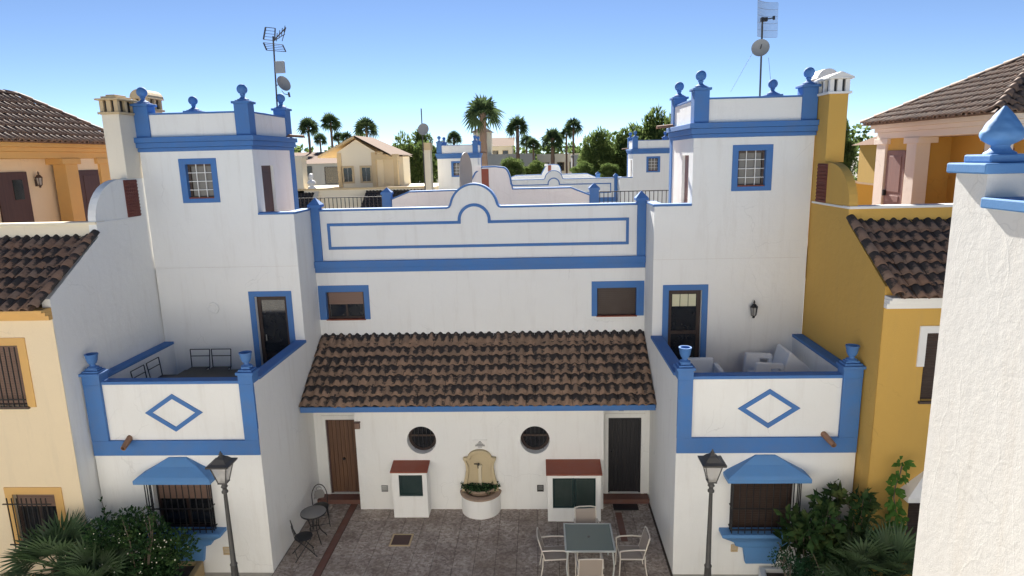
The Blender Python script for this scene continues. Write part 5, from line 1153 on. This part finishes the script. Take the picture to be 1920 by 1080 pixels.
cl = thing('far_chimney', 'cream chimney with dish mast left of the far blue tower', 'chimney', (-6.9, 41, 0)); MB().box(-7.15, -6.75, 41.0, 41.7, 5, 9.1).build('stack', 'far_cream', cl); MB().box(-7.2, -6.7, 40.95, 41.75, 9.1, 9.55).build('cap', 'orange_pale', cl); MB().tube((-7.15, 40.9, 6), (-7.15, 40.9, 11.6), .035).build('mast', 'lampgrey', cl); dish_mesh((-7.05, 40.8, 10.35), (-.2, -1, .2), .36).build('dish', 'dish', cl)
far_house('far house with pinkish tiled hip roof behind the right pavilion', 19.7, 25, 36, 41.5, 8.75, 'ochre', 'hip', [(20.6, 6.9, .7, 1.6)], 1.5)
FG = 'distant houses along the skyline'
far_house('tall grey tower house with small hip roof behind the tallest palm', -9.0, -6.6, 92, 95, 12.1, 'far_cream', 'hip', [], .9, 'roof_far', FG)
far_house('long grey-green wall left of the second hump', -7.2, -.5, 88, 96, 8.9, 'grey_wall', 'flat', [(-5, 5, 1, 1.2)], group=FG)
far_house('low pinkish tiled house right of the tallest palm trunk', -7.5, -4.0, 100, 106, 10.3, 'far_cream', 'slope', [(-6.5, 8.6, .8, 1), (-5, 8.6, .8, 1)], 1.4, group=FG)
far_house('pale flat house behind the palms with a square chimney', -.2, 6.5, 96, 104, 8.8, 'far_cream', 'flat', [(1, 6.5, 1, 1.2), (3.2, 6.5, 1, 1.2), (5, 6.5, 1, 1.2)], group=FG)
far_house('grey house behind the slender palm', 4.5, 9.5, 84, 92, 8.6, 'grey_wall', 'flat', [(6, 6.2, .9, 1.1), (8, 6.2, .9, 1.1)], group=FG)
far_house('grey house with pale tiled roof right of the left tower', -28.5, -20.0, 66, 76, 8.4, 'grey_wall', 'slope', [(-23.4, 7.2, .7, .9), (-23.4, 5.4, .7, .9), (-21.0, 6.4, 1.3, 1.6)], 1.3, group=FG)
far_house('cream house behind the cream chimney at the left', -30, -24, 38, 45, 8.6, 'far_cream', 'hip', [(-25.6, 6.6, .7, 1.2), (-28, 6.6, .8, 1.2)], 1.0, group=FG)
far_house('cream house far behind the pine trees', 16, 26, 92, 100, 8.8, 'far_cream', 'hip', [(18, 6.4, 1, 1.2), (22, 6.4, 1, 1.2)], group=FG)
far_house('white house far behind the dark tree', -22, -13, 100, 110, 8.6, 'far_white', 'flat', [(-20, 6.4, 1, 1.2), (-16, 6.4, 1, 1.2)], group=FG)
for k, (px, Y, rp, lb) in enumerate(((1135, 70, 30, 'dense bush behind the far right tower, leftmost'), (1175, 68, 30, 'dense bush directly left of the far right tower'), (1290, 72, 34, 'dense bush behind the right tower side door'), (745, 74, 34, 'dense bush behind the far cream pavilion porch'), (700, 78, 26, 'dense bush behind the far cream pavilion gable'))):
    P = ptY(px, 322, Y); R_ = rp*Y/FPX; tree('bush', lb, P.x, P.y, P.z, R_, R_*1.1, k, G)

# distant belt of trees that reads as one mass on the skyline
rng = random.Random(77); mb = MB()
for i in range(120):
    x_ = -80+1.5*i+rng.uniform(-.7, .7); y_ = rng.uniform(112, 130); h_ = rng.uniform(8.6, 11.2) + (1.6 if rng.random() < .15 else 0)
    for c_, r_, n_ in ((Vector((x_, y_, h_-1.4)), 1.5, 70), (Vector((x_+rng.uniform(-1, 1), y_+.5, h_-3.6)), 2.2, 80), (Vector((x_, y_, 3.2)), 2.6, 50)):
        for k in range(n_):
            d = rdir(rng, -.7); leaf(mb, c_+d*r_*rng.uniform(.3, 1.02), d+rdir(rng)*.7, rdir(rng), rng.uniform(.7, 1.2), .3, 0)
tb_ = mb.build('distant_tree_belt', 'pine'); tag(tb_, 'distant belt of green trees along the skyline behind the palms', 'trees'); struct(tb_, 'stuff')
